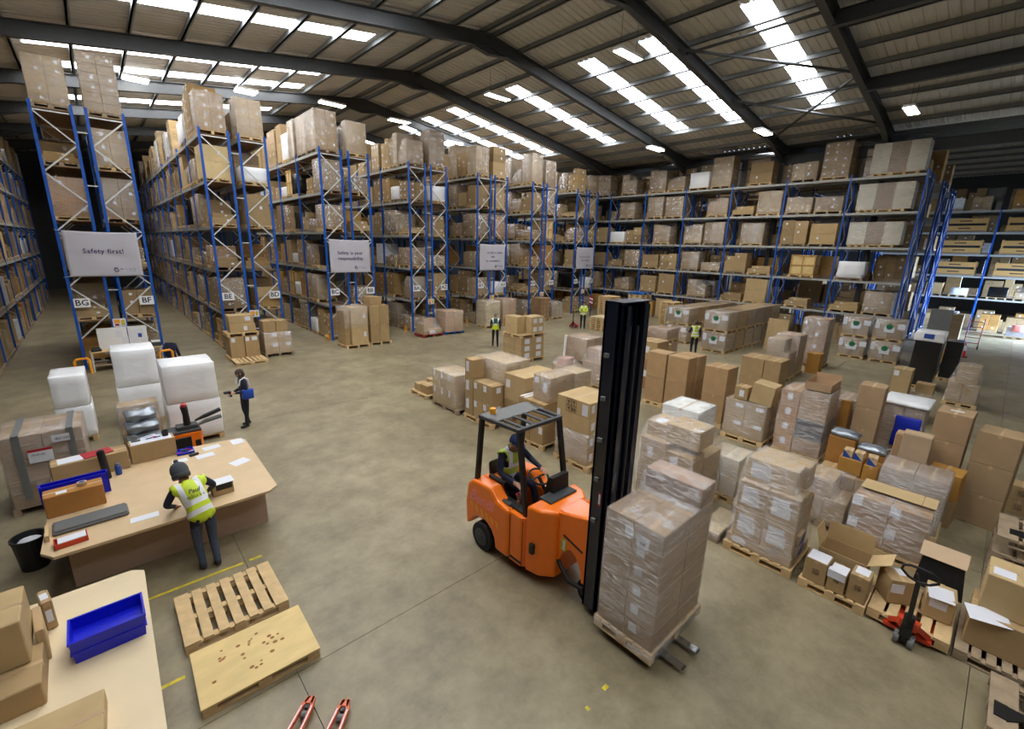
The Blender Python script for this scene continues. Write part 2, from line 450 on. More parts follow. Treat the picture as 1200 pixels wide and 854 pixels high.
for c in STR_L: skylight(c, -.9, 10.6)
for c in (14.5, 21.5): skylight(c, 38.0, 47.6)
# rafters: I sections with apex haunch
def ibeam(p0, p1, d, bw, m=None):
    m = m or MB(); p0 = Vector(p0); p1 = Vector(p1); u = Vector((0, 0, d/2-.012))
    m.bar(p0, p1, .02, d); m.bar(p0+u, p1+u, bw, .024); m.bar(p0-u, p1-u, bw, .024); return m
D = .55
def rz_(x): return roof_z(x) - .2 - D/2
for y in FR:
    for xa, xb in ((VX0, RX), (RX, VX1), (VX1, 52.4), (XL, VX0)):
        m = ibeam((xa, y, rz_(xa)), (xb, y, rz_(xb)), D, .26)
        for xe, sg in ((xa, 1), (xb, -1)):
            low = xe in (VX0, VX1); L = 2.6 if low else 1.0; dp = .45 if low else .28
            zb = rz_(xe) - D/2; zi = rz_(xe+sg*L) - D/2
            m.prism([(xe, zb), (xe, zb-dp), (xe+sg*L, zi)], 'y', y-.01, y+.01)
            m.bar((xe, y, zb-dp), (xe+sg*L, y, zi), .24, .02)
            if low: m.box(xe-.02 if sg < 0 else xe, y-.13, zb-dp, xe if sg < 0 else xe+.02, y+.13, zb)
        ob('rafter', m.mesh('rafter', 'steel_paint', fix=True), ceil)
for vx in (VX0, VX1):
    zc = rz_(vx) - D/2
    ob('valley_beam', ibeam((vx, Y0, zc-.25), (vx, Y1, zc-.25), .6, .3).mesh('valley_beam', 'steel_paint', fix=True), ceil)
    for y in FR[2:]:
        m = MB(); h = zc
        m.box(vx-.2, y-.01, 0, vx+.2, y+.01, h).box(vx-.2, y-.12, 0, vx-.18, y+.12, h).box(vx+.18, y-.12, 0, vx+.2, y+.12, h)
        ob('column', m.mesh('column', 'steel_paint'), ceil)
# deep secondary beams in the near bay on the right
for x in (20.6, 26.2):
    ob('tie_beam', ibeam((x, Y0, rz_(x)-.05), (x, 6.2, rz_(x)-.05), .5, .24).mesh('tie_beam', 'steel_paint', fix=True), ceil)
for a, b in (((19.5, 11.5), (25, 6.2)), ((25, 11.5), (31, 6.2)), ((20, 11.4), (20, 6.3)), ((26, 11.4), (26, 6.3)), ((31, 11.5), (25, 6.2))):
    ob('wind_brace', MB().cyl((a[0], a[1], roof_z(a[0])-.5), (b[0], b[1], roof_z(b[0])-.5), .06, 8).mesh('wind_brace', 'steel_paint'), ceil)

# dock door surround
d1 = tag(ob('door_1', None), 'open roller door letting in daylight', None, None, 'structure')
ob('door_frame', MB().box(41.8, -9, 0, 42, -8.8, 5).box(51, -9, 0, 51.2, -8.8, 5).box(41.8, -9, 4.8, 51.2, -8.7, 5.3).mesh('door_frame', 'galv'), d1)

# ---------------------------------------------------------------- hanging lamps
def lamp(x, y, z, label, sx=1.3, sy=.36):
    t = thing('hanging_light', label, 'light', (x, y, z), 0, 'hanging warehouse lights')
    ob('housing', MB().box(-sx/2, -sy/2, .02, sx/2, sy/2, .11).box(-sx/2-.02, -sy/2-.02, .0, sx/2+.02, sy/2+.02, .03).mesh('housing', 'white_plastic'), t)
    ob('diffuser', MB().box(-sx/2+.02, -sy/2+.02, -.02, sx/2-.02, sy/2-.02, 0).mesh('diffuser', 'screen_lamp'), t)
    for s in (-1, 1):
        ob('suspension_wire', MB().cyl((s*sx*.35, 0, .11), (s*sx*.35, 0, roof_z(x)-.2-z), .008, 6).mesh('suspension_wire', 'dark_grey'), t)
for x, y, z, lb in ((2.73, 30.5, 12.4, 'square bright light above the aisle between racks BF and BE'), (7.5, 30.4, 12.9, 'bright light above the aisle between racks BD and BC'),
                    (12.3, 30.6, 13.3, 'bright light left of the roof ridge above racks BB and BA'), (17.1, 31.0, 13.3, 'bright light above the aisle between racks AZ and AY'),
                    (21.9, 31.4, 12.7, 'bright light above the far aisle between racks AX and AW')):
    lamp(x, y, z, lb, 1.0 if x < 9 else 1.5, .9 if x < 9 else .6)
for x, y, z, lb in ((17.1, 20.4, 12.7, 'long bright light under the roof beside the second roof frame'), (17.1, 12.3, 12.6, 'largest long light hanging near the top of the picture'),
                    (27.0, 16.8, 11.2, 'small light on a wire right of the third skylight strip'), (27.0, 10.5, 11.2, 'small light on a wire above the right rack'),
                    (27.4, 4.6, 11.25, 'small bright light at the right under the dark roof beams')):
    lamp(x, y, z, lb, 1.5, .42)
# ================================================================ cartons, pallets, loads
TAN = [(164,140,102), (172,146,106), (156,132,96), (178,154,114), (164,134,88), (150,126,92), (182,156,112)]
ORANGE_TAN = (178,134,76)
_cache = {}
def carton_mesh(dx, dy, dz, variant='plain', nd=2):
    k = ('c', round(dx, nd), round(dy, nd), round(dz, nd), variant)
    if k in _cache: return _cache[k]
    dx, dy, dz = k[1:4]
    m = MB().cbox(-dx/2, -dy/2, 0, dx/2, dy/2, dz, .01)
    if variant != 'film':      # tape over the lid seam
        if dx >= dy: m.box(-dx/2-.001, -.025, dz-.06, dx/2+.001, .025, dz+.0012, 1)
        else: m.box(-.025, -dy/2-.001, dz-.06, .025, dy/2+.001, dz+.0012, 1)
    if variant == 'lab':       # paper label on the two aisle faces
        lw, lh = min(.1, dy*.25), min(.13, dz*.3); y = dy*.18; z = dz*.58
        m.box(-dx/2-.002, y-lw/2, z-lh/2, -dx/2, y+lw/2, z+lh/2, 2)
        lw = min(.1, dx*.25); x = dx*.15
        m.box(x-lw/2, -dy/2-.002, z-lh/2, x+lw/2, -dy/2, z+lh/2, 2)
    me = m.mesh('carton', ['carton_film' if variant == 'film' else 'carton', 'tape', 'paper']); _cache[k] = me; return me
def pallet_parts(w, d, along='y', n=7):
    """boards, blocks and runners of a pallet, centred, height .144 ; returns [(name, x0,y0,z0,x1,y1,z1)]"""
    out = []; L, Wd = (w, d) if along == 'y' else (d, w)      # deck boards are spread over L and span Wd
    bw = L*.72/n
    for i in range(n):
        wi = bw*1.35 if i in (0, n-1) else bw*.93
        c = -L/2 + wi/2 + (L-wi)*i/(n-1) if i in (0, n-1) else -L/2 + bw*.68 + (L-bw*1.36)*i/(n-1)
        out.append(('deck_board', c-wi/2, -Wd/2, .122, c+wi/2, Wd/2, .144))
    for j in (-1, 0, 1):
        c = j*(Wd/2-.05); out.append(('runner', -L/2, c-.05, .1, L/2, c+.05, .122)); out.append(('bottom_board', -L/2, c-.05, 0, L/2, c+.05, .022))
        for i in (-1, 0, 1):
            b = i*(L/2-.07); out.append(('block', b-.07, c-.05, .022, b+.07, c+.05, .1))
    if along == 'x': out = [(q[0], q[2], q[1], q[3], q[5], q[4], q[6]) for q in out]
    return out
def pallet_mesh(w, d, along='y', m='wood'):
    k = ('p', round(w, 2), round(d, 2), along, m)
    if k not in _cache:
        b = MB()
        for q in pallet_parts(w, d, along): b.box(*q[1:])
        _cache[k] = b.mesh('pallet', m)
    return _cache[k]
def pallet_detail(parent, w, d, along='y', m='wood', n=7, loc=(0,0,0), rz=0):
    """a pallet whose boards are objects of their own under parent"""
    r = random.Random(int(w*1000+d*77+n))
    for q in pallet_parts(w, d, along, n):
        x0, y0, z0, x1, y1, z1 = q[1:]
        me = MB().cbox(x0-(x0+x1)/2, y0-(y0+y1)/2, 0, x1-(x0+x1)/2, y1-(y0+y1)/2, z1-z0, .003).mesh(q[0], m)
        p = Vector(((x0+x1)/2, (y0+y1)/2, z0+(r.uniform(0, .003) if q[0] == 'deck_board' else 0)))
        ob(q[0], me, parent, p, r.uniform(-.006, .006) if q[0] == 'deck_board' else 0)
def film_mesh(pts, off=.012, wob=.008, cuts=2, m='film'):
    bm = bmesh.new()
    c = sum((Vector(p) for p in pts), Vector())/len(pts)
    for p in pts:
        p = Vector(p); d = p-c
        bm.verts.new(p + Vector((math.copysign(off, d.x), math.copysign(off, d.y), math.copysign(off, d.z) if d.z > 0 else 0)))
    r = bmesh.ops.convex_hull(bm, input=bm.verts)
    bmesh.ops.delete(bm, geom=[v for v in bm.verts if not v.link_faces], context='VERTS')
    bmesh.ops.dissolve_limit(bm, angle_limit=.05, verts=bm.verts, edges=bm.edges)
    bmesh.ops.bevel(bm, geom=[e for e in bm.edges], offset=.02, segments=1, affect='EDGES')
    if cuts:
        bmesh.ops.triangulate(bm, faces=bm.faces)
        bmesh.ops.subdivide_edges(bm, edges=[e for e in bm.edges if e.calc_length() > .25], cuts=cuts, use_grid_fill=True)
        for v in bm.verts:
            n = noise.noise(v.co*7+c)*wob; d = (v.co-c); d.z *= .3
            if d.length > 0: v.co += d.normalized()*n
    bmesh.ops.recalc_face_normals(bm, faces=bm.faces)
    me = bpy.data.meshes.new('film'); bm.to_mesh(me); bm.free(); me.materials.append(MATS[m])
    me.polygons.foreach_set('use_smooth', [True]*len(me.polygons)); return me
def corners(b): return [(x, y, z) for x in (b[0], b[3]) for y in (b[1], b[4]) for z in (b[2], b[5])]

LETT = ['BG', 'BF', 'BE', 'BD', 'BC', 'BB', 'BA', 'AZ', 'AY', 'AX', 'AW', 'AV', 'AU', 'AT']
LV = [0, 1.85, 3.7, 5.55, 7.4, 9.25]
def boxes_for(style, w, d, h, r, split=2):
    """list of (x0,y0,z0,x1,y1,z1) relative to the pallet top centre; w along y, d along x"""
    B = []
    if style == 'grid':
        ny = r.choice((2, 2, 3)); nz = max(1, int(round(h/r.uniform(.3, .42)))); nx = split; hz = h/nz
        for k in range(nz):
            for j in range(ny):
                for i in range(nx): B.append((-d/2+d*i/nx+.004, -w/2+w*j/ny+.004, k*hz, -d/2+d*(i+1)/nx-.004, -w/2+w*(j+1)/ny-.004, (k+1)*hz-.003))
    elif style == 'big':
        nz = 1 if h < .8 else r.choice((1, 2)); hz = h/nz
        for k in range(nz): B.append((-d/2+.02, -w/2+.02, k*hz, d/2-.02, w/2-.02, (k+1)*hz-.003))
    elif style == 'cols':
        ny = 2
        for j in range(ny):
            hh = h*r.uniform(.6, 1.0); nz = max(1, int(round(hh/.45)))
            for k in range(nz): B.append((-d/2, -w/2+w*j/ny+.005, hh*k/nz, d/2, -w/2+w*(j+1)/ny-.005, hh*(k+1)/nz-.003))
    elif style == 'low':
        hh = min(h, r.uniform(.25, .5)); B.append((-d/2, -w/2, 0, d/2, w/2, hh*.6)); B.append((-d/2+.1, -w/2+.05, hh*.6, d/2-.15, w/2-.2, hh))
    elif style == 'step':
        B.append((-d/2, -w/2, 0, d/2, w/2, h*.45)); B.append((-d/2, -w/2, h*.45+.003, d/2-.05, w*.05, h*.85)); B.append((-d/2+.1, w*.06, h*.45+.003, d/2, w/2-.05, h*.7))
    return B
FAR = dict(v=[], f=[], m=[], c=[])
def far_box(b, col, kind):
    n = len(FAR['v']); q = MB(); q.cbox(*b, .012)
    FAR['v'] += q.v; FAR['f'] += [tuple(n+i for i in f) for f in q.f]; FAR['m'] += [{'c': 0, 'f': 1, 'w': 2}[kind]]*len(q.f); FAR['c'] += [lin(*[max(0, min(255, v)) for v in col])]*len(q.v)
FORCE = {('rack BG', 5, 1): ('grid', 1.5), ('rack BF', 5, 1): ('grid', 1.9), ('rack BE', 5, 1): ('grid', 1.45), ('rack BD', 5, 1): ('grid', 1.5), ('rack BC', 5, 1): ('grid', 1.75), ('rack BE', 4, 1): ('big', 1.3), ('rack BC', 4, 1): ('grid', 1.4), ('rack BA', 5, 1): ('step', 1.4),
         ('rack BG', 4, 1): ('low', .6), ('rack BF', 4, 1): ('grid', 1.3), ('rack BG', 3, 1): ('grid', 1.35), ('rack BF', 3, 1): ('grid', 1.45), ('rack AZ', 5, 1): ('grid', 1.9)}
def rack_load(x, y, z, w, d, h, r, label, group, detail=1, split=1, force=None):
    style = r.choices(('grid', 'big', 'cols', 'low', 'step', 'crate', 'white', 'dark'), (34, 13, 17, 10, 10, 5, 7, 4))[0]
    if h > 1.6 and style in ('low', 'crate'): style = 'grid'
    if force: style, h = force
    col = r.choice(TAN) if r.random() < .93 else ORANGE_TAN
    wrapped = r.random() < .68 or bool(force)
    if force and style == 'big': col = (206,182,134)
    desc = {'grid': 'brown carton pallet', 'big': 'big brown carton', 'cols': 'uneven carton columns', 'low': 'low flat cartons',
            'step': 'stepped cartons', 'crate': 'yellow timber crate', 'white': 'white wrapped load', 'dark': 'dark wrapped load'}[style]
    if wrapped and style in ('grid', 'cols', 'step'): desc = 'film wrapped ' + desc
    if not detail:
        rot = r.uniform(-.02, .02)
        far_box((x-.55, y-w/2, z, x+.55, y+w/2, z+.14), (150,122,84), 'w')
        if style in ('white', 'dark', 'crate'): far_box((x-d/2, y-w/2+.03, z+.146, x+d/2, y+w/2-.03, z+.146+h*.85), {'white': (226,228,230), 'dark': (30,31,34), 'crate': (186,146,84)}[style], 'f')
        else:
            for b in boxes_for(style, w, d, h, r, split):
                fq = r.uniform(.92, 1.05); far_box((x+b[0], y+b[1], z+.146+b[2], x+b[3], y+b[4], z+.146+b[5]), tuple(v*fq for v in col), 'f' if wrapped else 'c')
                if r.random() < .4:
                    zc = z+.146+(b[2]+b[5])/2; yc = y+(b[1]+b[4])/2; far_box((x+b[0]-.004, yc-.05, zc-.06, x+b[0], yc+.05, zc+.06), (222,224,230), 'c')
        return None
    t = thing({'crate': 'crate_load', 'white': 'white_load', 'dark': 'dark_load'}.get(style, 'pallet_load'), desc + ' ' + label, 'pallet load', (x, y, z), r.uniform(-.02, .02), group)
    ob('pallet', pallet_mesh(1.1, round(w, 1), 'x' if r.random() < .5 else 'y', r.choice(('wood', 'wood_old', 'wood'))), t)
    z0 = .146
    if style == 'crate':
        k = ('crate', round(w, 1), round(h, 1))
        if k not in _cache:
            b = MB(); W, H2 = k[1]*.95, min(k[2], 1.3); Dd = 1.0
            b.box(-Dd/2+.02, -W/2+.02, 0, Dd/2-.02, W/2-.02, H2-.02, 1)
            for yy in (-W/2, 0-.04, W/2-.08): b.box(-Dd/2, yy, 0, -Dd/2+.02, yy+.08, H2); b.box(Dd/2-.02, yy, 0, Dd/2, yy+.08, H2)
            for zz in (0, H2/2-.04, H2-.08):
                b.box(-Dd/2-.02, -W/2, zz, -Dd/2, W/2, zz+.08); b.box(-Dd/2, -W/2-.02, zz, Dd/2, -W/2, zz+.08)
            for xx in (-Dd/2, -.04, Dd/2-.08): b.box(xx, -W/2, 0, xx+.08, -W/2+.02, H2)
            b.box(-Dd/2, -W/2, H2-.02, Dd/2, W/2, H2)
            _cache[k] = b.mesh('crate', ['crate_wood', 'plywood'])
        ob('crate', _cache[k], t, (0, 0, z0)); return t
    if style in ('white', 'dark'):
        hh = h*r.uniform(.6, .95); k = (style, round(w, 1), round(hh, 1))
        if k not in _cache: _cache[k] = film_mesh(corners((-d/2, -k[1]/2+.03, 0, d/2, k[1]/2-.03, k[2])), .01, .02, 2, 'white_film' if style == 'white' else 'black_film')
        ob('wrapped_goods', _cache[k], t, (0, 0, z0)); return t
    B = boxes_for(style, w, d, h, r, split)
    if detail:
        for b in B:
            fq = r.uniform(.95, 1.04); c2 = tuple(max(0, min(255, int(v*fq))) for v in col) if style != 'cols' else r.choice(TAN)
            ob('carton', carton_mesh(b[3]-b[0], b[4]-b[1], b[5]-b[2], 'lab' if r.random() < .6 else 'plain'), t, ((b[0]+b[3])/2, (b[1]+b[4])/2, z0+b[2]), r.uniform(-.01, .01), col=c2)
        if wrapped and style in ('grid', 'cols', 'step'):
            ob('stretch_film', film_mesh(sum((corners(b) for b in B), []), .012, .008, 1), t, (0, 0, z0))
    return t

# ================================================================ racks
RY, BAY, RDEP, RTOP = 23.6, 3.3, 1.12, 9.45
X0, PITCH = -.94, 4.792
up_mesh = MB().box(-.045, -.04, .01, .045, .04, RTOP).box(-.07, -.07, 0, .07, .07, .012).mesh('upright', 'rack_blue')
def brace_list(flip):
    out = []; z = RTOP-.3; s = flip; out.append((0, z, 1, z))
    while z > 1.2:
        out.append((s, z, 1-s, z-1.0)); s = 1-s; z -= 1.0
    out.append((0, .25, 1, .25)); return out
def rack(xa, yf, nb, label, levels=LV[1:], bay=BAY, back=1, flip=0, top=RTOP, decks=True, open_lv=()):
    """one rack run: xa..xa+RDEP in x, frames from yf on, nb bays"""
    t = thing('pallet_rack', label, 'rack', (xa+RDEP/2, yf, 0), 0, 'blue pallet racks')
    um = up_mesh if top == RTOP else MB().box(-.045, -.04, .01, .045, .04, top).box(-.07, -.07, 0, .07, .07, .012).mesh('upright', 'rack_blue')
    h = RDEP/2-.045
    for i in range(nb+1):
        for s in (-1, 1): ob('upright', um, t, (s*h, i*bay, 0))
        bl = [b for b in brace_list(flip) if max(b[1], b[3]) < top]
        if i == 0:
            for b in bl:
                ob('brace', MB().bar((-h+2*h*b[0], 0, b[1]), (-h+2*h*b[2], 0, b[3]), .03, .045).mesh('brace', 'galv'), t)
        else:
            k = ('brs', flip, top)
            if k not in _cache:
                m = MB()
                for b in bl[:-1]: m.bar((-h+2*h*b[0], 0, b[1]), (-h+2*h*b[2], 0, b[3]), .03, .045)
                _cache[k] = m.mesh('frame_bracing', 'galv')
            ob('frame_bracing', _cache[k], t, (0, i*bay, 0))
    kb = ('beam', bay); kd = ('deck', bay)
    if kb not in _cache:
        _cache[kb] = MB().box(-.025, .045, -.12, .025, bay-.045, 0).box(-.03, .04, -.16, .03, .05, .02).box(-.03, bay-.05, -.16, .03, bay-.04, .02).mesh('beam', 'beam_grey')
        _cache[kd] = MB().box(-h+.03, .06, -.03, h-.03, bay-.06, -.008).mesh('deck_panel', 'deck')
    for i in range(nb):
        for z in levels:
            for s in (-1, 1): ob('beam', _cache[kb], t, (s*h, i*bay, z))
            if decks: ob('deck_panel', _cache[kd], t, (0, i*bay, z))
    return t
NB_L = [2, 11, 4, 3, 2, 2, 2]; NB_R = [2, 2, 2, 2, 2, 2, 2]
DET_L = [1, 2, 2, 1, 1, 1, 1]
group_no = 0
def fill(rackname, xa, yf, nb, ndet, seed, bay=BAY, levels=LV, skip=(), first_split=True, per=3, det=None, toph=1.95, where='from the end', ground=True, full=.86):
    r = random.Random(seed)
    for l, z in enumerate(levels):
        n = 0
        for b in range(nb):
            cnt = per if r.random() < .75 else per-1
            for s in range(cnt):
                n += 1
                wslot = (bay-.16)/cnt; w = min(1.42, wslot-.05)*r.uniform(.9, 1.0)
                hm = 1.46 if z < levels[-1] else toph
                h = hm*(r.uniform(.78, 1.0) if r.random() < full-.2 else r.uniform(.35, .8))
                if r.random() < (.03 if b == 0 else .06) or (l, n) in skip: continue
                if l == 0: h = min(h, 1.35)
                y = yf + b*bay + .08 + wslot*(s+.5)
                D = (n <= det) if det is not None else (b < ndet)
                if l == 0 and not ground: D = False
                rack_load(xa+RDEP/2+r.uniform(-.03, .03), y, z+.002, w, 1.04, h, r, 'in %s, %s level, %s %s' % (rackname, ORD[l], NTH[n-1], where), 'pallet loads in ' + rackname, D, 2 if (b == 0 and s == 0 and first_split) else 1, FORCE.get((rackname, l, n)))
for k in range(7):
    xl = X0 + PITCH*k; xr = xl + 1.42
    a, b = LETT[2*k], LETT[2*k+1]
    rack(xl, RY, NB_L[k], 'blue upright pallet rack with the %s sign at its end' % a, flip=0)
    rack(xr, RY, NB_R[k], 'blue upright pallet rack with the %s sign at its end' % b, flip=1)
    fill('rack ' + a, xl, RY, NB_L[k], DET_L[k], 100+k, skip=((0, 1),) if k == 0 else (), det=2 if k == 0 else None)
    fill('rack ' + b, xr, RY, 1, 1, 200+k, skip=((0, 1),) if k == 0 else (), det=2 if k == 0 else 1)
    sp = thing('rack_spacer', 'steel spacers tying racks %s and %s back to back' % (a, b), 'bracket', (xl+1.27, RY, 0))
    for z in (1.0, 3.0, 4.9, 6.8, 8.6): ob('tie', MB().box(-.145, -.02, z-.02, .145, .02, z+.02).mesh('tie', 'galv'), sp)
# the rack on the far left, seen along its aisle
rack(X0-2.25-RDEP, RY-2*BAY-1.0, 11, 'dark rack along the left edge of the picture', flip=1)
fill('the left edge rack', X0-2.25-RDEP, RY-2*BAY-1.0, 11, 0, 333, per=3)
# the right rack, its long side facing the hall
RRX, RRY, RRB = 32.0, 4.12, 3.24
rack(RRX, RRY, 8, 'long blue rack facing the hall on the right', bay=RRB, flip=0)
rack(RRX+1.42, RRY, 8, 'blue rack back to back behind the long right rack', bay=RRB, flip=1)
fill('the long right rack', RRX, RRY, 8, 7, 444, bay=RRB, per=2, toph=1.9, skip=((4, 1), (4, 2), (3, 1), (3, 2), (5, 1), (5, 2)), first_split=False, where='from its right', ground=False, full=1.0)
fill('the rear right rack', RRX+1.42, RRY, 8, 0, 445, bay=RRB, per=2, first_split=False)
def striped(z, y0, y1, h, label):
    t = thing('pallet_load', label, 'pallet load', (RRX+RDEP/2, (y0+y1)/2, z)); W = y1-y0
    ob('pallet', pallet_mesh(1.1, 1.2, 'x'), t, (0, -.35, 0)); ob('pallet', pallet_mesh(1.1, .8, 'x'), t, (0, W/2-.5, 0))
    n = 3
    for i in range(n):
        for q in range(2):
            c = (206,200,180) if i != 1 else (150,128,104)
            ob('carton', carton_mesh(1.0, W/n-.01, h/2-.003, 'plain'), t, (0, -W/2+W*(i+.5)/n, .146+q*h/2), col=c)
    ob('stretch_film', film_mesh(corners((-.5, -W/2, 0, .5, W/2, h)), .012, .008, 2), t, (0, 0, .146))
striped(9.252, 4.3, 6.6, 1.5, 'tall wrapped load with pale green stripes at the near top corner of the right rack')
striped(7.402, 4.5, 6.9, 1.35, 'cream and brown striped wrapped load on the fourth level of the right rack')
striped(5.552, 4.6, 7.0, 1.2, 'cream and brown striped wrapped load on the third level of the right rack')
for k, x in ((8, 36.9), (9, 41.7)):
    rack(x, 4.0, 7, 'blue rack seen end on %s behind the right rack' % ('just' if k == 8 else 'two aisles'), bay=RRB, decks=True)
    rack(x+1.42, 4.0, 2, 'blue rack half seen end on %s' % ('behind the first of the end racks' if k == 8 else 'at the back of the end racks'), bay=RRB, flip=1)
    fill('end rack %s' % NTH[k-8], x, 4.0, 7, 0, 500+k, bay=RRB, per=2, first_split=False)
# the far rack at the right edge
FLV = [0, 2.35, 3.9, 5.42, 6.95, 8.43]
rack(47.0, -7.9, 5, 'far blue rack holding timber crates at the right edge', levels=FLV[1:], bay=3.2, top=8.5)
fill('the rack behind the crates', 49.5, -7.9, 5, 0, 909, bay=3.2, levels=FLV, per=3, first_split=False)
r = random.Random(5)
def open_crate(x, y, z, label):
    t = thing('timber_crate', label, 'crate', (x, y, z), 0, 'slatted timber crates in the far rack')
    W, Dp = 2.3, 1.0
    for zz in (.12, .62):
        ob('slat', MB().box(-Dp/2, -W/2, zz, -Dp/2+.03, W/2, zz+.34).mesh('slat', 'crate_wood'), t)
        ob('slat', MB().box(-Dp/2, -W/2, zz, Dp/2, -W/2+.03, zz+.34).mesh('slat', 'crate_wood'), t)
        ob('stencil', MB().box(-Dp/2-.003, -.3, zz+.12, -Dp/2, .35, zz+.2).mesh('stencil', 'mark'), t)
    for yy in (-W/2+.02, W/2-.12): ob('post', MB().box(-Dp/2+.03, yy, 0, -Dp/2+.12, yy+.1, 1.02).mesh('post', 'crate_wood'), t)
    ob('base', MB().box(-Dp/2, -W/2, 0, Dp/2, W/2, .1).mesh('base', 'wood_old'), t)
    ob('goods', MB().cbox(-Dp/2+.1, -W/2+.1, .1, Dp/2-.05, W/2-.1, .78).mesh('goods', 'dark_grey'), t)
for l, z in ((2, FLV[2]), (3, FLV[3]), (4, FLV[4])):
    for j, yc in enumerate((3.3, .1, -3.1)):
        open_crate(47.56, yc, z+.002, 'slatted timber crate, %s level of the far right rack, %s from its left' % (['', '', 'second', 'third', 'fourth'][l], NTH[j]))
for l in (0, 1, 5):
    for j, yc in enumerate((4.15, 2.75, .75, -.55, -2.1)):
        rack_load(47.56, yc, FLV[l]+.002, 1.0, 1.0, r.uniform(.6, 1.2), r, 'in the far right rack, %s level, %s from its left' % (ORD[l], NTH[j]), 'pallet loads in the far right rack', l == 1)

# ---------------------------------------------------------------- rack signs, notices and banners
def zq(): pass
for i, nm in enumerate(LETT):
    k, right = divmod(i, 2); x = X0 + PITCH*k + (2.54-.31 if right else .31)
    t = thing('aisle_sign', 'white rack sign reading %s' % nm, 'sign', (x, RY-.09, 2.55), 0, 'white rack letter signs')
    ob('plate', MB().cbox(-.23, -.006, -.17, .23, .006, .17, .003).mesh('plate', 'white_plastic'), t)
    ob('lettering', textmesh(nm, .3, 'ink'), t, (0, -.009, 0), rot=(PI/2, 0, 0))
for k in range(7):
    x = X0 + PITCH*k + 1.27
    t = thing('rack_notice', 'small yellow load notice between racks %s and %s' % (LETT[2*k], LETT[2*k+1]), 'sign', (x, RY-.09, 1.72), 0, 'yellow load notices')
    ob('plate', MB().box(-.2, -.005, -.16, .2, .005, .16).mesh('plate', 'paper'), t)
    ob('warning_panel', MB().box(-.16, -.008, -.02, .02, -.005, .12, 0).box(.05, -.008, -.1, .16, -.005, .1, 1).mesh('warning_panel', ['amber', 'yellow_paint']), t)
    ob('red_panel', MB().box(-.14, -.008, -.12, -.02, -.005, -.04).mesh('red_panel', 'red_print'), t)
def squiggle(wd, h, m='banner_ink', seed=0, n=12):
    r = random.Random(seed); b = MB(); x = -wd/2
    while x < wd/2:
        s = wd/n*r.uniform(.4, .9)
        if r.random() < .82:
            b.box(x, -.001, -h*.35, x+s*.25, .001, h*(.35 if r.random() < .7 else .75)); b.box(x, -.001, -h*.35, x+s*.9, .001, -h*.2)
            if r.random() < .6: b.box(x+s*.6, -.001, -h*.35, x+s*.85, .001, h*.3)
        x += s*1.15
    return b.mesh('lettering', m)
def banner(k, lines, label):
    x = X0 + PITCH*k + 1.21; W, H2 = 2.12, 1.66; z = 4.36; n = 24
    t = thing('banner', label, 'banner', (x, RY-.14, z))
    m = MB()
    def dy(u, v):
        e = max(0, 1-abs(abs(u)-.5)*3)*.5
        return .012*math.sin(9*u+4*v) * (1-abs(v)) + .02*noise.noise(Vector((u*2.2+k, v*2.2, k)))
    for j in range(n+1):
        for i in range(n+1):
            u = i/n-.5; v = j/n-.5; sag = -.03*(1-4*u*u)*(v+.5)
            m.v.append((u*W, dy(u, v), v*H2+sag))
    for j in range(n):
        for i in range(n):
            a = j*(n+1)+i; m.f.append((a, a+1, a+n+2, a+n+1)); m.m.append(0)
    o = ob('cloth', m.mesh('cloth', 'banner', smooth=True), t)
    sd = o.modifiers.new('thick', 'SOLIDIFY'); sd.thickness = .004
    for q, (tx, sz, zz) in enumerate(lines):
        if tx: ob('lettering', textmesh(tx, sz, 'banner_ink', spacing=1.1), t, (0, -.035, zz), rot=(PI/2, 0, 0))
        else: ob('lettering', squiggle(sz, .12, seed=k*9+q), t, (0, -.035, zz))
    lg = MB().tube([(.28+.07*math.cos(a), -.03, -.58+.07*math.sin(a)) for a in [i*PI/8 for i in range(3, 16)]], .014, 6)
    lg.tube([(.29+.035*math.cos(a), -.03, -.57+.04*math.sin(a)) for a in [i*PI/6-.6 for i in range(6)]], .012, 6)
    ob('logo', lg.mesh('logo', 'banner_ink'), t)
    ob('lettering', squiggle(.46, .06, seed=k, n=14), t, (.62, -.033, -.56)); ob('lettering', squiggle(.26, .03, seed=k+50, n=10), t, (.72, -.033, -.63))
    for sx in (-1, 1):
        for sz in (-1, 1): ob('tie_cord', MB().cyl((sx*W/2, 0, sz*H2/2*.98), (sx*(W/2+.2), .06, sz*(H2/2+.02)), .006, 5).mesh('tie_cord', 'white_plastic'), t)
banner(0, [('Safety first!', .23, .1)], 'grey banner reading Safety first! on the end of racks BG and BF')
banner(2, [('Safety is your', .22, .16), ('responsibility', .22, -.12)], 'grey banner reading Safety is your responsibility on racks BC and BB')
banner(4, [('', 1.6, .3), ('', .3, .03), ('', 1.1, -.24)], 'grey banner with three short lines of text on racks AY and AX')
banner(6, [('', 1.4, .1), ('', 1.0, -.18)], 'farthest grey banner with two lines of text on racks AU and AT')

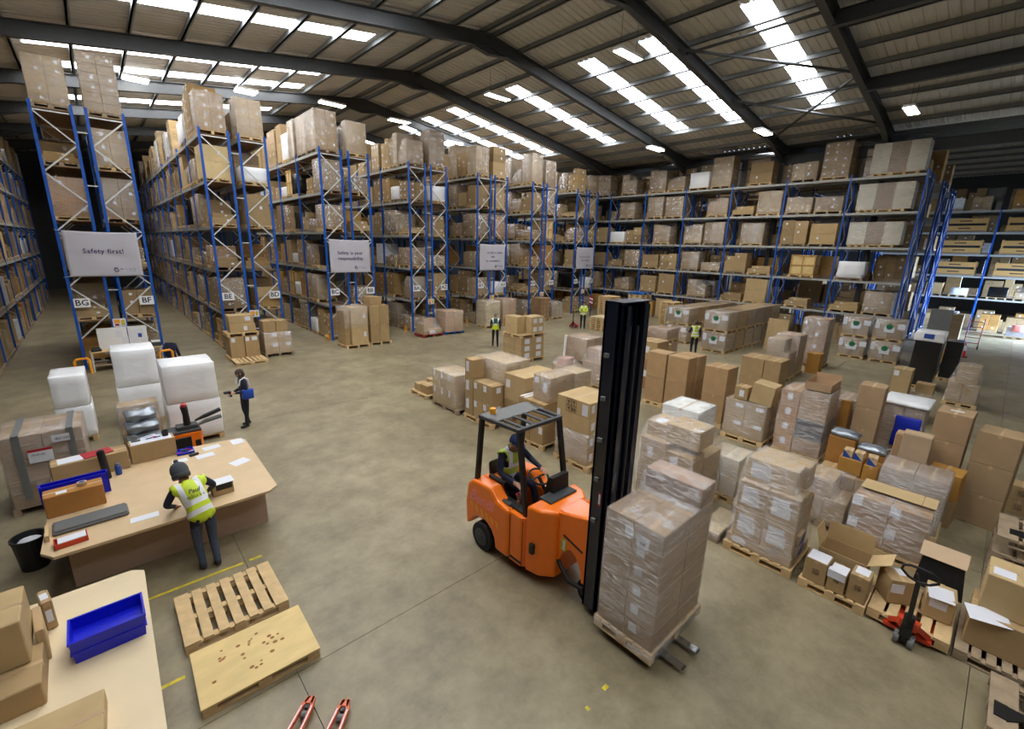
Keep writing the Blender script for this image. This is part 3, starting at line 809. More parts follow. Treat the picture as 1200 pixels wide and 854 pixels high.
# loads deep in the aisles, too small to tell apart: one object
for nm, base, kw in (('goods_card', 'carton', {}), ('goods_film', 'carton_film', {})):
    m = MATS[base].copy(); m.name = nm; MATS[nm] = m
    N = m.node_tree.nodes; K = m.node_tree.links; oi = [n for n in N if n.type == 'OBJECT_INFO'][0]
    at = N.new('ShaderNodeAttribute'); at.attribute_name = 'col'
    for l in list(oi.outputs['Color'].links): K.new(at.outputs['Color'], l.to_socket)
me = bpy.data.meshes.new('distant_goods'); me.from_pydata(FAR['v'], [], FAR['f'])
for k in ('goods_card', 'goods_film', 'wood_old'): me.materials.append(MATS[k])
me.polygons.foreach_set('material_index', FAR['m'])
ca = me.attributes.new('col', 'FLOAT_COLOR', 'POINT'); ca.data.foreach_set('color', [x for c in FAR['c'] for x in c])
tag(ob('distant_goods', me), 'pallet loads of brown cartons deep in the rack aisles', 'goods', None, 'stuff')
# ================================================================ goods on the floor
K1, K2, K3, K4 = (180,154,112), (172,145,104), (190,164,120), (162,138,102)
OR = (182,134,66)
def sticker(c, dx, dy, dz, face, u, v, sw, sh, m='paper', name='label'):
    """a paper label on a carton; u from the left as seen, v from below, 0..1"""
    if face == 'x': b = (-dx/2-.003, dy/2-u*dy-sw/2, v*dz-sh/2, -dx/2, dy/2-u*dy+sw/2, v*dz+sh/2)
    elif face == 'y': b = (-dx/2+u*dx-sw/2, -dy/2-.003, v*dz-sh/2, -dx/2+u*dx+sw/2, -dy/2, v*dz+sh/2)
    else: b = (-dx/2+u*dx-sw/2, -dy/2+v*dy-sh/2, dz, -dx/2+u*dx+sw/2, -dy/2+v*dy+sh/2, dz+.003)
    return ob(name, MB().box(*b).mesh(name, m), c)
def marks(c, dx, dy, dz, face, u, v, s, m='mark'):
    """handling symbols: a framed two by two block of glass, rain and arrow marks"""
    b = MB()
    def R(a0, b0, a1, b1): b.box(a0*s, -.0015, b0*s, a1*s, .0015, b1*s)
    for a in (-1, .02):
        for q in (-1, .02):
            R(a, q, a+.98, q+.05); R(a, q+.93, a+.98, q+.98); R(a, q, a+.05, q+.98); R(a+.93, q, a+.98, q+.98)
    b.face([(-.85*s,0,.5*s), (-.25*s,0,.5*s), (-.55*s,-.002,.85*s)]).box(-.6*s,-.002,.15*s,-.5*s,.002,.5*s)
    b.face([(.2*s,0,.8*s), (.8*s,0,.8*s), (.5*s,-.002,.4*s)]).box(.46*s,-.002,.15*s,.54*s,.002,.45*s)
    b.face([(-.8*s,0,-.55*s), (-.2*s,0,-.55*s), (-.5*s,-.002,-.2*s)]).box(-.55*s,-.002,-.85*s,-.45*s,.002,-.55*s)
    b.box(.15*s,-.002,-.8*s,.4*s,.002,-.3*s).box(.55*s,-.002,-.8*s,.8*s,.002,-.3*s)
    me = b.mesh('handling_marks', m)
    if face == 'x': return ob('handling_marks', me, c, (-dx/2-.002, dy/2-u*dy, v*dz), rot=(0, 0, -PI/2))
    return ob('handling_marks', me, c, (-dx/2+u*dx, -dy/2-.002, v*dz))
def ctn(parent, box, col=K1, st=(), mk=(), label=None, rz=None, variant='plain', off=(0,0,0), cat='carton', group=None, tilt=None):
    """a carton: part of a load, or a thing of its own when it has a label"""
    x0, y0, z0, x1, y1, z1 = box; dx, dy, dz = x1-x0, y1-y0, z1-z0
    o = ob('carton', carton_mesh(dx, dy, dz, variant, 3), parent, ((x0+x1)/2-off[0], (y0+y1)/2-off[1], z0-off[2]), random.uniform(-.012, .012) if rz is None else rz, col=col)
    if tilt: o.rotation_euler = tilt
    if label: tag(o, label, cat, group)
    for s in st: sticker(o, dx, dy, dz, *s)
    for s in mk: marks(o, dx, dy, dz, *s)
    return o
def load(label, x0, y0, w, d, items, film=None, pal='wood', detail=False, along='x', rz=0, cat='pallet load', group=None, n=7, film_z0=.02, wob=.012, film_parts=None):
    """a wrapped load that moves as one; items are boxes in world coordinates"""
    cx, cy = x0+w/2, y0+d/2
    t = thing('pallet_load', label, cat, (cx, cy, 0), rz, group)
    if pal:
        if detail:
            p = ob('pallet', None, t); pallet_detail(p, w, d, along, pal, n)
        else: ob('pallet', pallet_mesh(w, d, along, pal), t)
    for it in items:
        bx = it[0]; kw = it[1] if len(it) > 1 else {}
        ctn(t, bx, off=(cx, cy, 0), **kw)
    if film:
        sets = film_parts or [[it[0] for it in items]]
        for s in sets:
            pts = sum((corners(b) for b in s), []); pts = [(p[0]-cx, p[1]-cy, p[2]) for p in pts]
            ob('stretch_film', film_mesh(pts, .02, wob, 2), t)
    return t
def pallet(label, x0, y0, w, d, z=0, along='y', m='wood', rz=0, n=7, detail=True, group='loose pallets'):
    t = thing('pallet', label, 'pallet', (x0+w/2, y0+d/2, z), rz, group)
    if detail: pallet_detail(t, w, d, along, m, n)
    else: ob('timber', pallet_mesh(w, d, along, m), t)
    return t
W_ = dict
def grid(x0, y0, z0, x1, y1, z1, nx, ny, nz, col=K1, st=(), mk=(), variant='plain', g=.004, jit=0):
    out = []
    for k in range(nz):
        for j in range(ny):
            for i in range(nx):
                if nx > 2 and ny > 2 and 0 < i < nx-1 and 0 < j < ny-1 and k < nz-1: continue
                fq = random.uniform(.95, 1.04); c = tuple(min(255, int(v*fq)) for v in col)
                out.append(((x0+(x1-x0)*i/nx+g, y0+(y1-y0)*j/ny+g, z0+(z1-z0)*k/nz, x0+(x1-x0)*(i+1)/nx-g, y0+(y1-y0)*(j+1)/ny-g, z0+(z1-z0)*(k+1)/nz-.003),
                            dict(col=c, st=st if (i == 0 or j == 0) else (), mk=mk, variant=variant)))
    return out
LX = ('x', .2, .6, .12, .16); LY = ('y', .2, .6, .12, .16)
PT = .146

# ---- row along x = 7.5, from the far end to the near right
pallet('small pallet with three little cartons left of the floor rows', 7.5, 12.36, .85, 1.05, along='x', group=None)
ctn(None, (7.58, 12.45, PT, 8.0, 12.9, PT+.3), K2, label='small brown carton at the near end of the low left pallet')
ctn(None, (7.58, 12.93, PT, 7.95, 13.3, PT+.26), K1, label='small brown carton at the far end of the low left pallet')
ctn(None, (8.02, 12.7, PT, 8.32, 13.2, PT+.36), K3, label='small brown carton at the back of the low left pallet')
load('film wrapped load with silver film and blue plastic beside the small carton pallet', 7.48, 10.6, .95, 1.4,
     grid(7.5, 10.75, PT, 8.35, 11.98, 1.2, 2, 3, 2, K3, st=(('x', .25, .8, .08, .22),)) + [((7.85, 10.62, PT, 8.35, 10.74, .7), dict(col=(70,90,150), variant='film'))], film=True, pal='wood_old')
load('tall load of stacked label cartons with a stepped front, left in the middle rows', 7.58, 9.05, 1.0, 1.35,
     grid(7.6, 9.98, PT, 8.05, 10.38, 1.85, 1, 1, 3, K2, st=(('x', .35, .6, .14, .3),)) + grid(7.6, 9.08, PT, 8.05, 9.95, 1.27, 1, 2, 2, K1, st=(('x', .2, .75, .13, .18), ('y', .5, .75, .16, .16)))
     + grid(8.08, 9.08, PT, 9.0, 10.38, 1.86, 2, 2, 3, K3), film=True, film_parts=[[(7.98, 9.07, 1.29, 9.0, 10.38, 1.86)]])
t = thing('pallet', 'pallet under the large symbol printed cartons', 'pallet', (8.62, 8.61, 0), 0); ob('timber', pallet_mesh(1.3, .8, 'x'), t)
ctn(None, (7.98, 8.2, PT, 9.3, 9.02, .9), K2, mk=(('x', .45, .45, .17),), label='lower large carton printed with handling symbols in the middle rows')
ctn(None, (7.98, 8.2, .903, 9.3, 9.02, 1.65), K3, st=(('x', .18, .62, .16, .22),), mk=(('y', .6, .5, .15),), label='upper large carton with symbols and one label in the middle rows')
t = thing('pallet', 'pallet under the taped carton pile behind the truck roof', 'pallet', (8.3, 7.7, 0), 0); ob('timber', pallet_mesh(1.2, 1.0, 'x'), t)
load('wrapped carton block carrying two upper boxes behind the truck roof', 7.7, 7.2, 1.2, 1.0,
     grid(7.72, 7.22, PT, 8.8, 8.16, 1.24, 2, 2, 2, K2, st=(('x', .8, .7, .12, .18),)) + [((7.9, 7.22, 1.243, 8.82, 7.8, 1.89), dict(col=K2, st=(('x', .2, .82, .14, .14), ('x', .72, .6, .14, .26)))),
     ((8.84, 7.2, 1.243, 9.5, 7.85, 1.86), dict(col=K3))], film=True, film_parts=[[(7.9, 7.22, 1.243, 8.82, 7.8, 1.89)], [(8.84, 7.2, 1.243, 9.5, 7.85, 1.86)]], pal=None)
ctn(None, (7.75, 7.9, 1.243, 8.3, 8.13, 1.262), (226,226,226), label='white sheet of paper card lying on the carton block', cat='sheet')
load('tall stack of four wide cartons with symbols beside the lifting mast', 7.68, 5.72, 1.05, 1.08,
     [((7.7, 5.8, PT+.42*0, 8.7, 6.78, PT+.38), dict(col=K2, st=(('y', .15, .5, .12, .18),))), ((7.7, 5.8, PT+.383, 8.7, 6.78, PT+.76), dict(col=K2, st=(('y', .15, .5, .12, .18),))),
      ((7.7, 5.8, PT+.763, 8.7, 6.78, PT+1.14), dict(col=K3, st=(('y', .15, .5, .12, .18), ('x', .06, .85, .1, .18)))), ((7.7, 5.8, PT+1.143, 8.7, 6.78, PT+1.53), dict(col=K3, st=(('x', .86, .5, .16, .26), ('y', .12, .6, .1, .18)), mk=(('x', .45, .52, .15),)))],
     film=True, film_parts=[[(7.7, 5.8, PT, 8.7, 6.78, PT+.75)]], pal='wood', detail=True)
# untidy pile behind the lifted load
load('untidy pile of cartons under torn film behind the lifted load', 7.6, 3.25, 1.25, 1.25,
     grid(7.62, 3.3, PT, 8.1, 4.45, .85, 1, 2, 2, K4) + grid(8.12, 3.3, PT, 8.8, 4.45, 1.2, 1, 2, 2, K2) +
     [((7.62, 3.32, .853, 8.08, 3.85, 1.3), dict(col=K2, st=(('x', .3, .6, .16, .2),))), ((7.62, 3.87, .853, 8.08, 4.42, 1.42), dict(col=K2, st=(('x', .4, .55, .12, .2),))),
      ((7.75, 3.3, 1.42, 8.35, 3.98, 1.8), dict(col=K3)), ((7.8, 4.0, 1.42, 8.4, 4.42, 1.72), dict(col=K3, st=(('z', .3, .5, .3, .2),)))], film=True, wob=.03)
load('white foam box under clear film at the back of the untidy pile', 8.95, 3.9, .9, .9, [((8.97, 3.92, PT, 9.8, 4.75, 1.72), dict(col=(232,232,226)))], film=True, wob=.03)
load('low film covered carton load right of the untidy pile', 8.95, 2.95, .8, .75, grid(8.97, 2.98, PT, 9.7, 3.65, .98, 1, 2, 2, (200,186,156)), film=True, wob=.03)
def flat_pallet(label, x0, y0, w, d, z=.0, m='osb'):
    t = thing('covered_pallet', label, 'pallet', (x0+w/2, y0+d/2, z)); ob('pallet', pallet_mesh(w, d, 'x', 'wood_old'), t)
    ob('cover_sheet', MB().cbox(-w/2, -d/2, .146, w/2, d/2, .185).mesh('cover_sheet', m), t)
    ob('stretch_film', film_mesh(corners((-w/2, -d/2, .03, w/2, d/2, .2)), .01, .02, 2), t)
flat_pallet('flat pallet with a film covered yellow board right of the lifted load', 7.45, 2.62, .95, .38)
flat_pallet('second flat film covered pallet behind the yellow board', 8.75, 2.2, 1.0, .72)
flat_pallet('film covered pallet lying on the second flat pallet', 8.8, 2.25, .9, .6, .215)
# labelled wrapped pallet
it = [((7.5, 1.5, PT, 8.42, 2.5, .3), dict(col=K2, st=(('x', .2, .5, .22, .1),)))]
for j in range(2):
    for k in range(2):
        it.append(((7.5, 1.98-j*.46, .303+k*.52, 7.98, 2.43-j*.46, .82+k*.52), dict(col=K2, st=(('x', .42, .72, .24, .13), ('x', .45, .44, .28, .2)), mk=(('x', .5, .1, .05),) if k == 0 else ())))
it += [((8.0, 1.55, .303, 8.4, 2.0, .75), dict(col=K3)), ((8.0, 1.55, .753, 8.4, 2.0, 1.15), dict(col=OR)), ((8.0, 2.02, .303, 8.4, 2.45, 1.3), dict(col=K2)),
       ((7.6, 1.65, 1.345, 8.0, 2.4, 1.74), dict(col=K3, st=(('x', .3, .5, .3, .25),))), ((8.02, 1.6, 1.3, 8.38, 2.4, 1.7), dict(col=K3))]
lw = load('wrapped pallet of cartons with large white labels and blue corner boxes', 7.45, 1.46, 1.0, 1.07, it, film=True, detail=True, film_parts=[[i[0] for i in it]], wob=.01)
for q in range(2):
    c = ctn(lw, (7.62, 1.47, .31+q*.2, 7.9, 1.52, .49+q*.2), (190,166,132), off=(7.95, 1.995, 0), rz=0)
    ob('blue_corner', MB().prism([(-.14, 0), (.14, .0), (.14, .17)], 'y', -.029, -.026).mesh('blue_corner', 'blue_print'), c)
# pallet of three labelled cartons and an open box
pallet('timber pallet under three paper topped cartons', 7.42, .5, 1.0, .85, along='x')
ctn(None, (7.45, 1.02, PT, 7.75, 1.31, PT+.38), K2, st=(('z', .5, .5, .28, .26),), mk=(('x', .55, .5, .045),), label='left of three small cartons with white papers on top', group=None)
ctn(None, (7.45, .78, PT, 7.73, 1.0, PT+.33), K2, st=(('z', .45, .5, .26, .2),), mk=(('x', .5, .6, .035),), label='middle of three small cartons with a paper hanging over its edge')
tag(ob('paper_sheet', MB().box(-.11, -.003, -.08, .11, 0, .04).box(-.11, -.003, .035, .11, .1, .04).mesh('paper_sheet', 'paper'), None, (7.446, .9, PT+.3), rot=(0, 0, -PI/2)), 'white paper hanging over the middle small carton', 'paper')
ctn(None, (7.46, .52, PT, 7.76, .75, PT+.42), K2, st=(('z', .6, .5, .2, .16),), mk=(('x', .5, .55, .04),), label='right of three small cartons with a printed paper on top')
def open_box(label, x0, y0, z0, dx, dy, dz, rz=0, col=K2, flaps=((0, .5), (1, .5), (2, -.9), (3, -.9)), fl=.3):
    t = thing('open_carton', label, 'carton', (x0+dx/2, y0+dy/2, z0), rz); th = .008
    o = ob('box', MB().box(-dx/2, -dy/2, 0, dx/2, dy/2, th).box(-dx/2, -dy/2, 0, -dx/2+th, dy/2, dz).box(dx/2-th, -dy/2, 0, dx/2, dy/2, dz).box(-dx/2, -dy/2, 0, dx/2, -dy/2+th, dz).box(-dx/2, dy/2-th, 0, dx/2, dy/2, dz).mesh('box', 'carton'), t, col=col)
    for side, a in flaps:      # a: angle from upright, outwards
        ln = dy if side in (0, 1) else dx
        f = ob('flap', MB().box(-ln/2+.01, -th/2, 0, ln/2-.01, th/2, fl).mesh('flap', 'carton'), t, col=tuple(min(255, int(c*1.08)) for c in col))
        p = ((-dx/2, 0), (dx/2, 0), (0, -dy/2), (0, dy/2))[side]; yaw = (-PI/2, PI/2, 0, PI)[side]
        f.location = (p[0], p[1], dz); f.rotation_euler = (a, 0, yaw)
    return t
open_box('open carton with raised flaps behind the three small cartons', 7.82, .62, PT, .4, .62, .42, col=K3, flaps=((1, .02), (2, 1.0), (3, .25)), fl=.3)
# pallet with the red pallet truck
pallet('pale pallet held on the forks of the red hand pallet truck', 7.45, -.38, 1.05, .86, z=.04, along='x', n=5)
ctn(None, (7.8, .12, .19, 8.12, .44, .57), K2, st=(('x', .3, .65, .16, .14), ('y', .35, .6, .16, .12), ('z', .7, .3, .16, .12)), rz=.6, label='rotated carton with labels beside the red pallet truck')
ctn(None, (7.85, -.34, .19, 8.2, -.03, .56), K3, st=(('x', .45, .65, .18, .12),), rz=.08, label='carton below the black board on the pallet truck pallet')
bb = thing('black_card', 'black card folder leaning over the carton on the pallet', 'card', (8.32, -.1, .6))
ob('board', MB().prism([(.24, -.26), (-.3, -.26), (-.24, .22), (.2, .26)], 'x', -.006, .006).mesh('board', 'black'), bb, (0, 0, .02), rot=(0, .25, 0))
ob('kraft_flap', MB().box(-.006, -.26, -.12, .006, .24, .12).mesh('kraft_flap', 'tape'), bb, (.1, 0, .3), rot=(0, .9, 0))
ob('label', MB().box(-.009, -.03, .12, -.006, .08, .18).mesh('label', 'paper'), bb, (-.0, 0, 0), rot=(0, .25, 0))
tag(ob('paper_sheet', MB().box(-.1, -.14, 0, .1, .14, .004).mesh('paper_sheet', 'paper'), None, (7.87, -.18, .59), rot=(.12, -.5, .3)), 'white paper on the carton below the black card', 'paper')
def pallet_truck(label, x, y, rz, m='orange_red', forks=1.1, handle_tilt=.35, name='hand_pallet_truck'):
    t = thing(name, label, 'pallet truck', (x, y, 0), rz)     # forks towards +x, handle towards -x
    for s in (-1, 1):
        f = ob('fork', MB().prism([(.12, s*.17-.08), (forks-.12, s*.17-.08), (forks, s*.17-.045), (forks, s*.17+.045), (forks-.12, s*.17+.08), (.12, s*.17+.08)], 'z', .06, .105).mesh('fork', m), t)
        ob('roller', MB().cyl((forks-.2, s*.17-.04, .04), (forks-.2, s*.17+.04, .04), .038, 14).mesh('roller', 'mid_grey'), t)
        ob('wheel', MB().cyl((-.02, s*.075-.03, .085), (-.02, s*.075+.03, .085), .085, 18).mesh('wheel', 'mid_grey'), t)
        ob('shoulder', MB().bar((.03, s*.06, .31), (.24, s*.21, .1), .1, .07).mesh('shoulder', m), t)
    ob('head_frame', MB().prism([(-.02, -.09), (.08, -.12), (.1, 0), (.08, .12), (-.02, .09), (-.04, 0)], 'z', .24, .36).mesh('head_frame', m), t)
    ob('pump', MB().cyl((-.02, 0, .08), (-.02, 0, .46), .06, 14).box(-.09, -.06, .16, .05, .06, .3).mesh('pump', 'black'), t)
    h = Vector((-.06, 0, .42)); e = h + Vector((-math.sin(handle_tilt)*.82, 0, math.cos(handle_tilt)*.82))
    ob('handle_shaft', MB().bar(h, e, .05, .045, up=(1,0,0)).mesh('handle_shaft', 'black'), t)
    d = (e-h).normalized(); q = [e]
    loop = [(-.0, .0), (.04, .1), (.13, .17), (.22, .16), (.26, .1), (.27, 0), (.26, -.1), (.22, -.16), (.13, -.17), (.04, -.1), (0, 0)]
    ob('handle_loop', MB().tube([e + d*a + Vector((0, b, 0)) for a, b in loop], .016, 8).mesh('handle_loop', 'black'), t)
    ob('release_lever', MB().bar(e+d*.05, e+d*.16+Vector((0, .03, 0)), .02, .012).mesh('release_lever', 'dark_grey'), t)
    return t
pallet_truck('red hand pallet truck with a black handle at the right pallets', 7.28, .04, -.04, handle_tilt=.42)
# long cartons on the right edge pallet
pallet('old pallet under the long cartons at the right edge', 7.5, -1.5, 1.1, 1.08, along='x', m='wood_old', n=8)
ctn(None, (7.72, -1.75, PT, 8.35, -.47, PT+.48), K2, st=(('x', .62, .55, .14, .12),), label='lower long carton on the old pallet at the right edge')
ctn(None, (7.85, -1.7, PT+.483, 8.4, -.52, PT+1.0), K3, st=(('z', .3, .88, .2, .2), ('z', .3, .62, .22, .16), ('z', .35, .42, .16, .16)), label='upper long carton with papers and a red strip on its lid')
tag(ob('paper_sheet', MB().box(-.12, -.2, 0, .12, .2, .003).mesh('paper_sheet', 'paper'), None, (7.75, -.62, PT+.487), rot=(0, -.25, .35)), 'loose white paper sticking out between the two long cartons', 'paper')
def dark_pallet(label, x0, y0, z):
    t = thing('pallet', label, 'pallet', (x0+.5, y0-.6, z)); pallet_detail(t, 1.0, 1.2, 'x', 'wood_old', 5)
    return t
dark_pallet('worn pallet at the bottom right corner', 6.4, -.76, 0)
tag(ob('black_strap', MB().box(-.12, -.06, 0, .12, .05, .012).prism([(-.14, -.05), (.1, -.3), (.1, -.02)], 'z', 0, .02).mesh('black_strap', 'black'), None, (6.75, -.85, .148)), 'black strap ends on the bottom right pallet', 'strap')
for q in range(3): dark_pallet('%s worn pallet of the stack at the right edge' % ('bottom', 'middle', 'top')[q], 10.1, -.62, q*.3)
for q in range(2):
    tag(ob('spacer_board', MB().box(0, 0, 0, .9, .1, .15).mesh('spacer_board', 'wood_old'), None, (10.15, -1.0-.3*0, .148+q*.3)), '%s spacer board between the stacked worn pallets' % ('lower', 'upper')[q], 'board')
    tag(ob('black_strap', MB().box(-.1, -.12, 0, .1, .05, .012).prism([(-.12, -.1), (.1, -.4), (.1, -.05)], 'z', 0, .02).mesh('black_strap', 'black'), None, (10.4, -.8, .148+q*.6)), '%s black strap on the stacked worn pallets' % ('lower', 'upper')[q], 'strap')

# ---- row along x = 9.5 to 11.5 behind it
load('squat film wrapped load left of the cardboard topped load', 9.45, 1.22, .85, .75,
     grid(9.47, 1.24, PT, 10.28, 1.95, .62, 1, 2, 1, K4) + [((9.5, 1.5, .623, 10.1, 1.95, .98), dict(col=K2)), ((10.12, 1.3, .623, 10.28, 1.9, .9), dict(col=K4))], film=True, wob=.03, pal='wood_old')
lg = load('long film wrapped load with an open cardboard sheet on top', 9.25, .1, .9, 1.08, grid(9.27, .12, PT, 10.1, 1.15, .98, 2, 2, 2, (160,126,84), st=(('x', .12, .8, .14, .18),)), film=True, wob=.02)
for a, b in ((.3, 1.12), (.12, .29)):
    tag(ob('cardboard_sheet', MB().box(0, 0, 0, .44, b-a, .006).mesh('cardboard_sheet', 'carton'), None, (9.6, a, 1.026), col=K3), '%s cardboard sheet lying on the long wrapped load' % ('long' if b > 1 else 'short'), 'cardboard')
load('grey film wrapped load behind the cardboard topped load', 10.45, .02, .8, 1.02, grid(10.47, .05, PT, 11.2, 1.0, 1.2, 1, 2, 2, (152,130,106)), film=True, wob=.03)
ctn(None, (11.25, .45, .75, 11.59, .88, 1.7), (176,152,124), label='tall pale carton standing behind the grey wrapped load')
ctn(None, (11.25, .45, 0, 11.59, .88, .747), K4, label='carton under the tall pale carton behind the grey wrapped load')
ctn(None, (11.6, .56, 0, 11.93, 1.02, 1.55), (170,140,106), label='split lid carton behind the tall pale carton')
pallet('pallet under the amber cartons with blue corner boxes', 10.95, 1.05, 1.0, 1.05, along='x', group=None, detail=False)
ctn(None, (10.97, 1.62, PT, 11.4, 2.05, .62), K2, mk=(('x', .55, .5, .06),), label='carton with an arrow mark at the left of the amber cartons')
ctn(None, (10.97, 1.08, PT, 11.4, 1.58, .58), K2, label='plain carton below the amber cartons')
ctn(None, (11.0, 1.35, .625, 11.35, 1.75, .95), OR, rz=0, label='left amber carton under the blue corner boxes')
ctn(None, (11.0, 1.08, .585, 11.35, 1.33, .92), OR, rz=0, label='right amber carton under the blue corner boxes')
ctn(None, (11.45, 1.6, PT, 11.85, 2.08, 1.2), (166,118,60), label='dark amber carton behind the left blue corner box')
ctn(None, (11.45, 1.08, PT, 11.85, 1.58, 1.02), (160,112,58), label='dark amber carton behind the right blue corner boxes')
for q, yy in enumerate((1.55, 1.36, 1.14)):
    c = ctn(None, (11.03, yy, .952 if q < 2 else .925, 11.25, yy+.16, 1.12 if q < 2 else 1.1), (206,180,140), rz=(.06, -.05, .1)[q], label='%s small box with a blue triangle on the amber cartons' % ('left', 'middle', 'right')[q])
    ob('blue_corner', MB().prism([(-.08, 0), (.08, 0), (.08, .165)], 'x', -.114, -.111).mesh('blue_corner', 'blue_print'), c)
for q, (yy, zz) in enumerate(((1.84, 1.21), (1.33, 1.03))): tag(ob('silver_bag', film_mesh(corners((-.15, -.24, 0, .17, .22, .07)) + corners((-.07, -.12, .05, .1, .15, .13)), .01, .05, 4, 'silver_bag'), None, (11.62, yy, zz)), '%s crumpled silver plastic bag on the dark amber cartons' % ('left', 'right')[q], 'bag')
# plain carton towers at the right
def tower(label, x0, y0, dx, dy, zs, col, rz=0, st=()):
    z = 0; nm = ('bottom', 'second', 'third', 'top')
    c = (x0+dx/2, y0+dy/2); n = len(zs)
    for i, h in enumerate(zs):
        ctn(None, (c[0]-dx/2, c[1]-dy/2, z, c[0]+dx/2, c[1]+dy/2, z+h-.003), col, rz=rz+random.uniform(-.01, .01), st=st if i == n-1 else (), label='%s carton of the %s' % ('bottom' if i == 0 else 'top' if i == n-1 else 'lower middle' if (i == 1 and n == 4) else 'upper middle' if n == 4 else 'middle', label)); z += h
tower('rightmost tall carton tower', 11.95, -.72, .62, .6, (.63, .62, .63), (164,138,104), -.12)
tower('taller carton tower left of the rightmost one', 11.95, .0, .6, .52, (.42, .55, .55, .58), (166,138,104), -.05, st=(('z', .5, .5, .08, .2),))
ctn(None, (11.38, -.1, 0, 11.88, .4, .55), (160,134,98), rz=-.1, label='lower carton in front of the taller tower')
ctn(None, (11.38, -.1, .553, 11.88, .4, 1.08), OR, rz=-.1, label='amber lidded carton in front of the taller tower')
for q in range(2): ctn(None, (13.2, -1.15, .3*q, 13.6, -.75, .3*q+.297), K2, mk=(('x', .5, .5, .06),), label='%s little carton with black marks by the right edge' % ('lower', 'upper')[q])
tower('narrow three carton stack left of the blue film load', 13.0, 1.5, .5, .49, (.52, .52, .52, .54), (172,144,110), st=())
wb = load('load with white film top and blue film at the middle right', 13.75, .75, 1.0, .85, grid(13.77, .78, PT, 14.7, 1.58, 1.62, 2, 2, 3, (168,144,116)), film=True, wob=.03)
ob('blue_wrap', film_mesh(corners((-.53, -.35, .6, -.4, .1, 1.35)), .01, .02, 2, 'blue_film'), wb)
ob('white_cover', film_mesh(corners((-.5, -.42, 1.6, .5, .42, 1.66)), .02, .02, 2, 'white_film'), wb)
load('net wrapped load behind the open topped wrapped carton', 13.75, 2.1, 1.0, .9, grid(13.77, 2.12, PT, 14.7, 2.95, 1.45, 2, 2, 3, (160,134,104)), film=True, wob=.03)

# ---- row along x = 12.4 to 13.2 behind the lifted load
def tall(label, x0, y0, dx, dy, n=2):
    pallet('pallet under the ' + label, x0-.03, y0-.02, dx+.06, dy+.04, along='x', group=None, detail=False)
    for i in range(n):
        ctn(None, (x0, y0, PT+.83*i, x0+dx, y0+dy, PT+.83*(i+1)-.004), (176,144,104) if i else (170,138,100), rz=random.uniform(-.015, .015), label='%s carton of the %s' % (('lower', 'upper')[i], label))
tall('tall plain cartons nearest the lifting mast', 13.2, 7.06, .62, .68)
tall('second tall plain cartons from the mast', 13.2, 6.3, .5, .7)
tall('tall plain cartons behind the second ones', 13.74, 6.25, .55, .7)
tall('third tall plain cartons from the mast', 12.9, 4.97, .72, .68)
t4 = load('film wrapped cartons carrying a small and a tilted carton', 12.4, 3.65, .95, 1.1, grid(12.42, 3.68, PT, 13.3, 4.73, 1.15, 2, 2, 2, K2, st=(('x', .7, .75, .2, .1),)), film=True, detail=True)
ctn(None, (12.45, 4.22, 1.175, 12.8, 4.56, 1.53), K2, st=(('x', .55, .5, .12, .18),), label='small carton with one label on the film wrapped cartons')
ctn(None, (12.42, 3.62, 1.175, 12.95, 4.16, 1.72), K3, tilt=(.1, 0, .03), label='tilted plain carton on the film wrapped cartons')
load('wrapped mixed load with orange cartons, dark film and an open box', 12.48, 2.38, 1.0, 1.08,
     grid(12.5, 3.02, PT, 13.4, 3.44, 1.72, 1, 1, 4, (180,136,84), st=(('x', .5, .6, .12, .16),)) + [((12.5, 2.4, PT, 13.4, 3.0, .55), dict(col=(152,124,94))), ((12.5, 2.4, .553, 13.4, 3.0, 1.05), dict(col=(58,62,72), variant='film')),
      ((12.5, 2.4, 1.053, 13.4, 3.0, 1.8), dict(col=(172,144,112)))], film=True, wob=.02)
ob_ = open_box('open topped carton on the wrapped mixed load', 12.52, 2.42, 1.83, .85, .55, .2, col=(176,146,114), flaps=((1, -.1),), fl=.1)
ctn(None, (13.5, 2.15, 0, 13.68, 2.36, 1.5), OR, label='narrow amber carton behind the open topped carton')
# ---- rows further back
for q in range(2):
    for s in range(2):
        ctn(None, (17.0, 5.4 if s == 0 else 4.85, .02+.7*q, 17.9, 6.15 if s == 0 else 5.38, .02+.7*q+.697), K2, rz=0, label='%s %s carton of the four plain cartons behind the tall ones' % (('lower', 'upper')[q], ('left', 'right')[s]))
load('wrapped carton load with white film patches beyond the four plain cartons', 20.0, 5.45, 1.05, .95, grid(20.02, 5.5, PT, 21.0, 6.35, 1.2, 2, 2, 2, (176,146,110)) + [((20.02, 5.7, 1.203, 20.8, 6.33, 1.72), dict(col=K1))], film=True, wob=.03)
load('second wrapped carton load behind the white patched one', 21.3, 5.5, 1.05, 1.0, grid(21.32, 5.55, PT, 22.3, 6.45, 1.75, 2, 2, 3, (178,146,112)), film=True, wob=.03)
load('tall wrapped carton load in front of the right rack', 24.0, 5.2, 1.1, 1.1, grid(24.02, 5.25, PT, 25.0, 6.25, 2.25, 2, 2, 4, (172,140,108), st=(LX,)), film=True)
ctn(None, (22.6, 5.0, 0, 23.1, 5.5, .9), OR, label='amber carton beside the tall wrapped load')
tag(ob('cardboard_sheet', MB().box(0, 0, 0, .05, 1.0, 1.7).mesh('cardboard_sheet', 'carton'), None, (26.5, 7.6, 0), rot=(0, .12, 0), col=K3), 'big upright cardboard sheet beside the long block', 'cardboard')
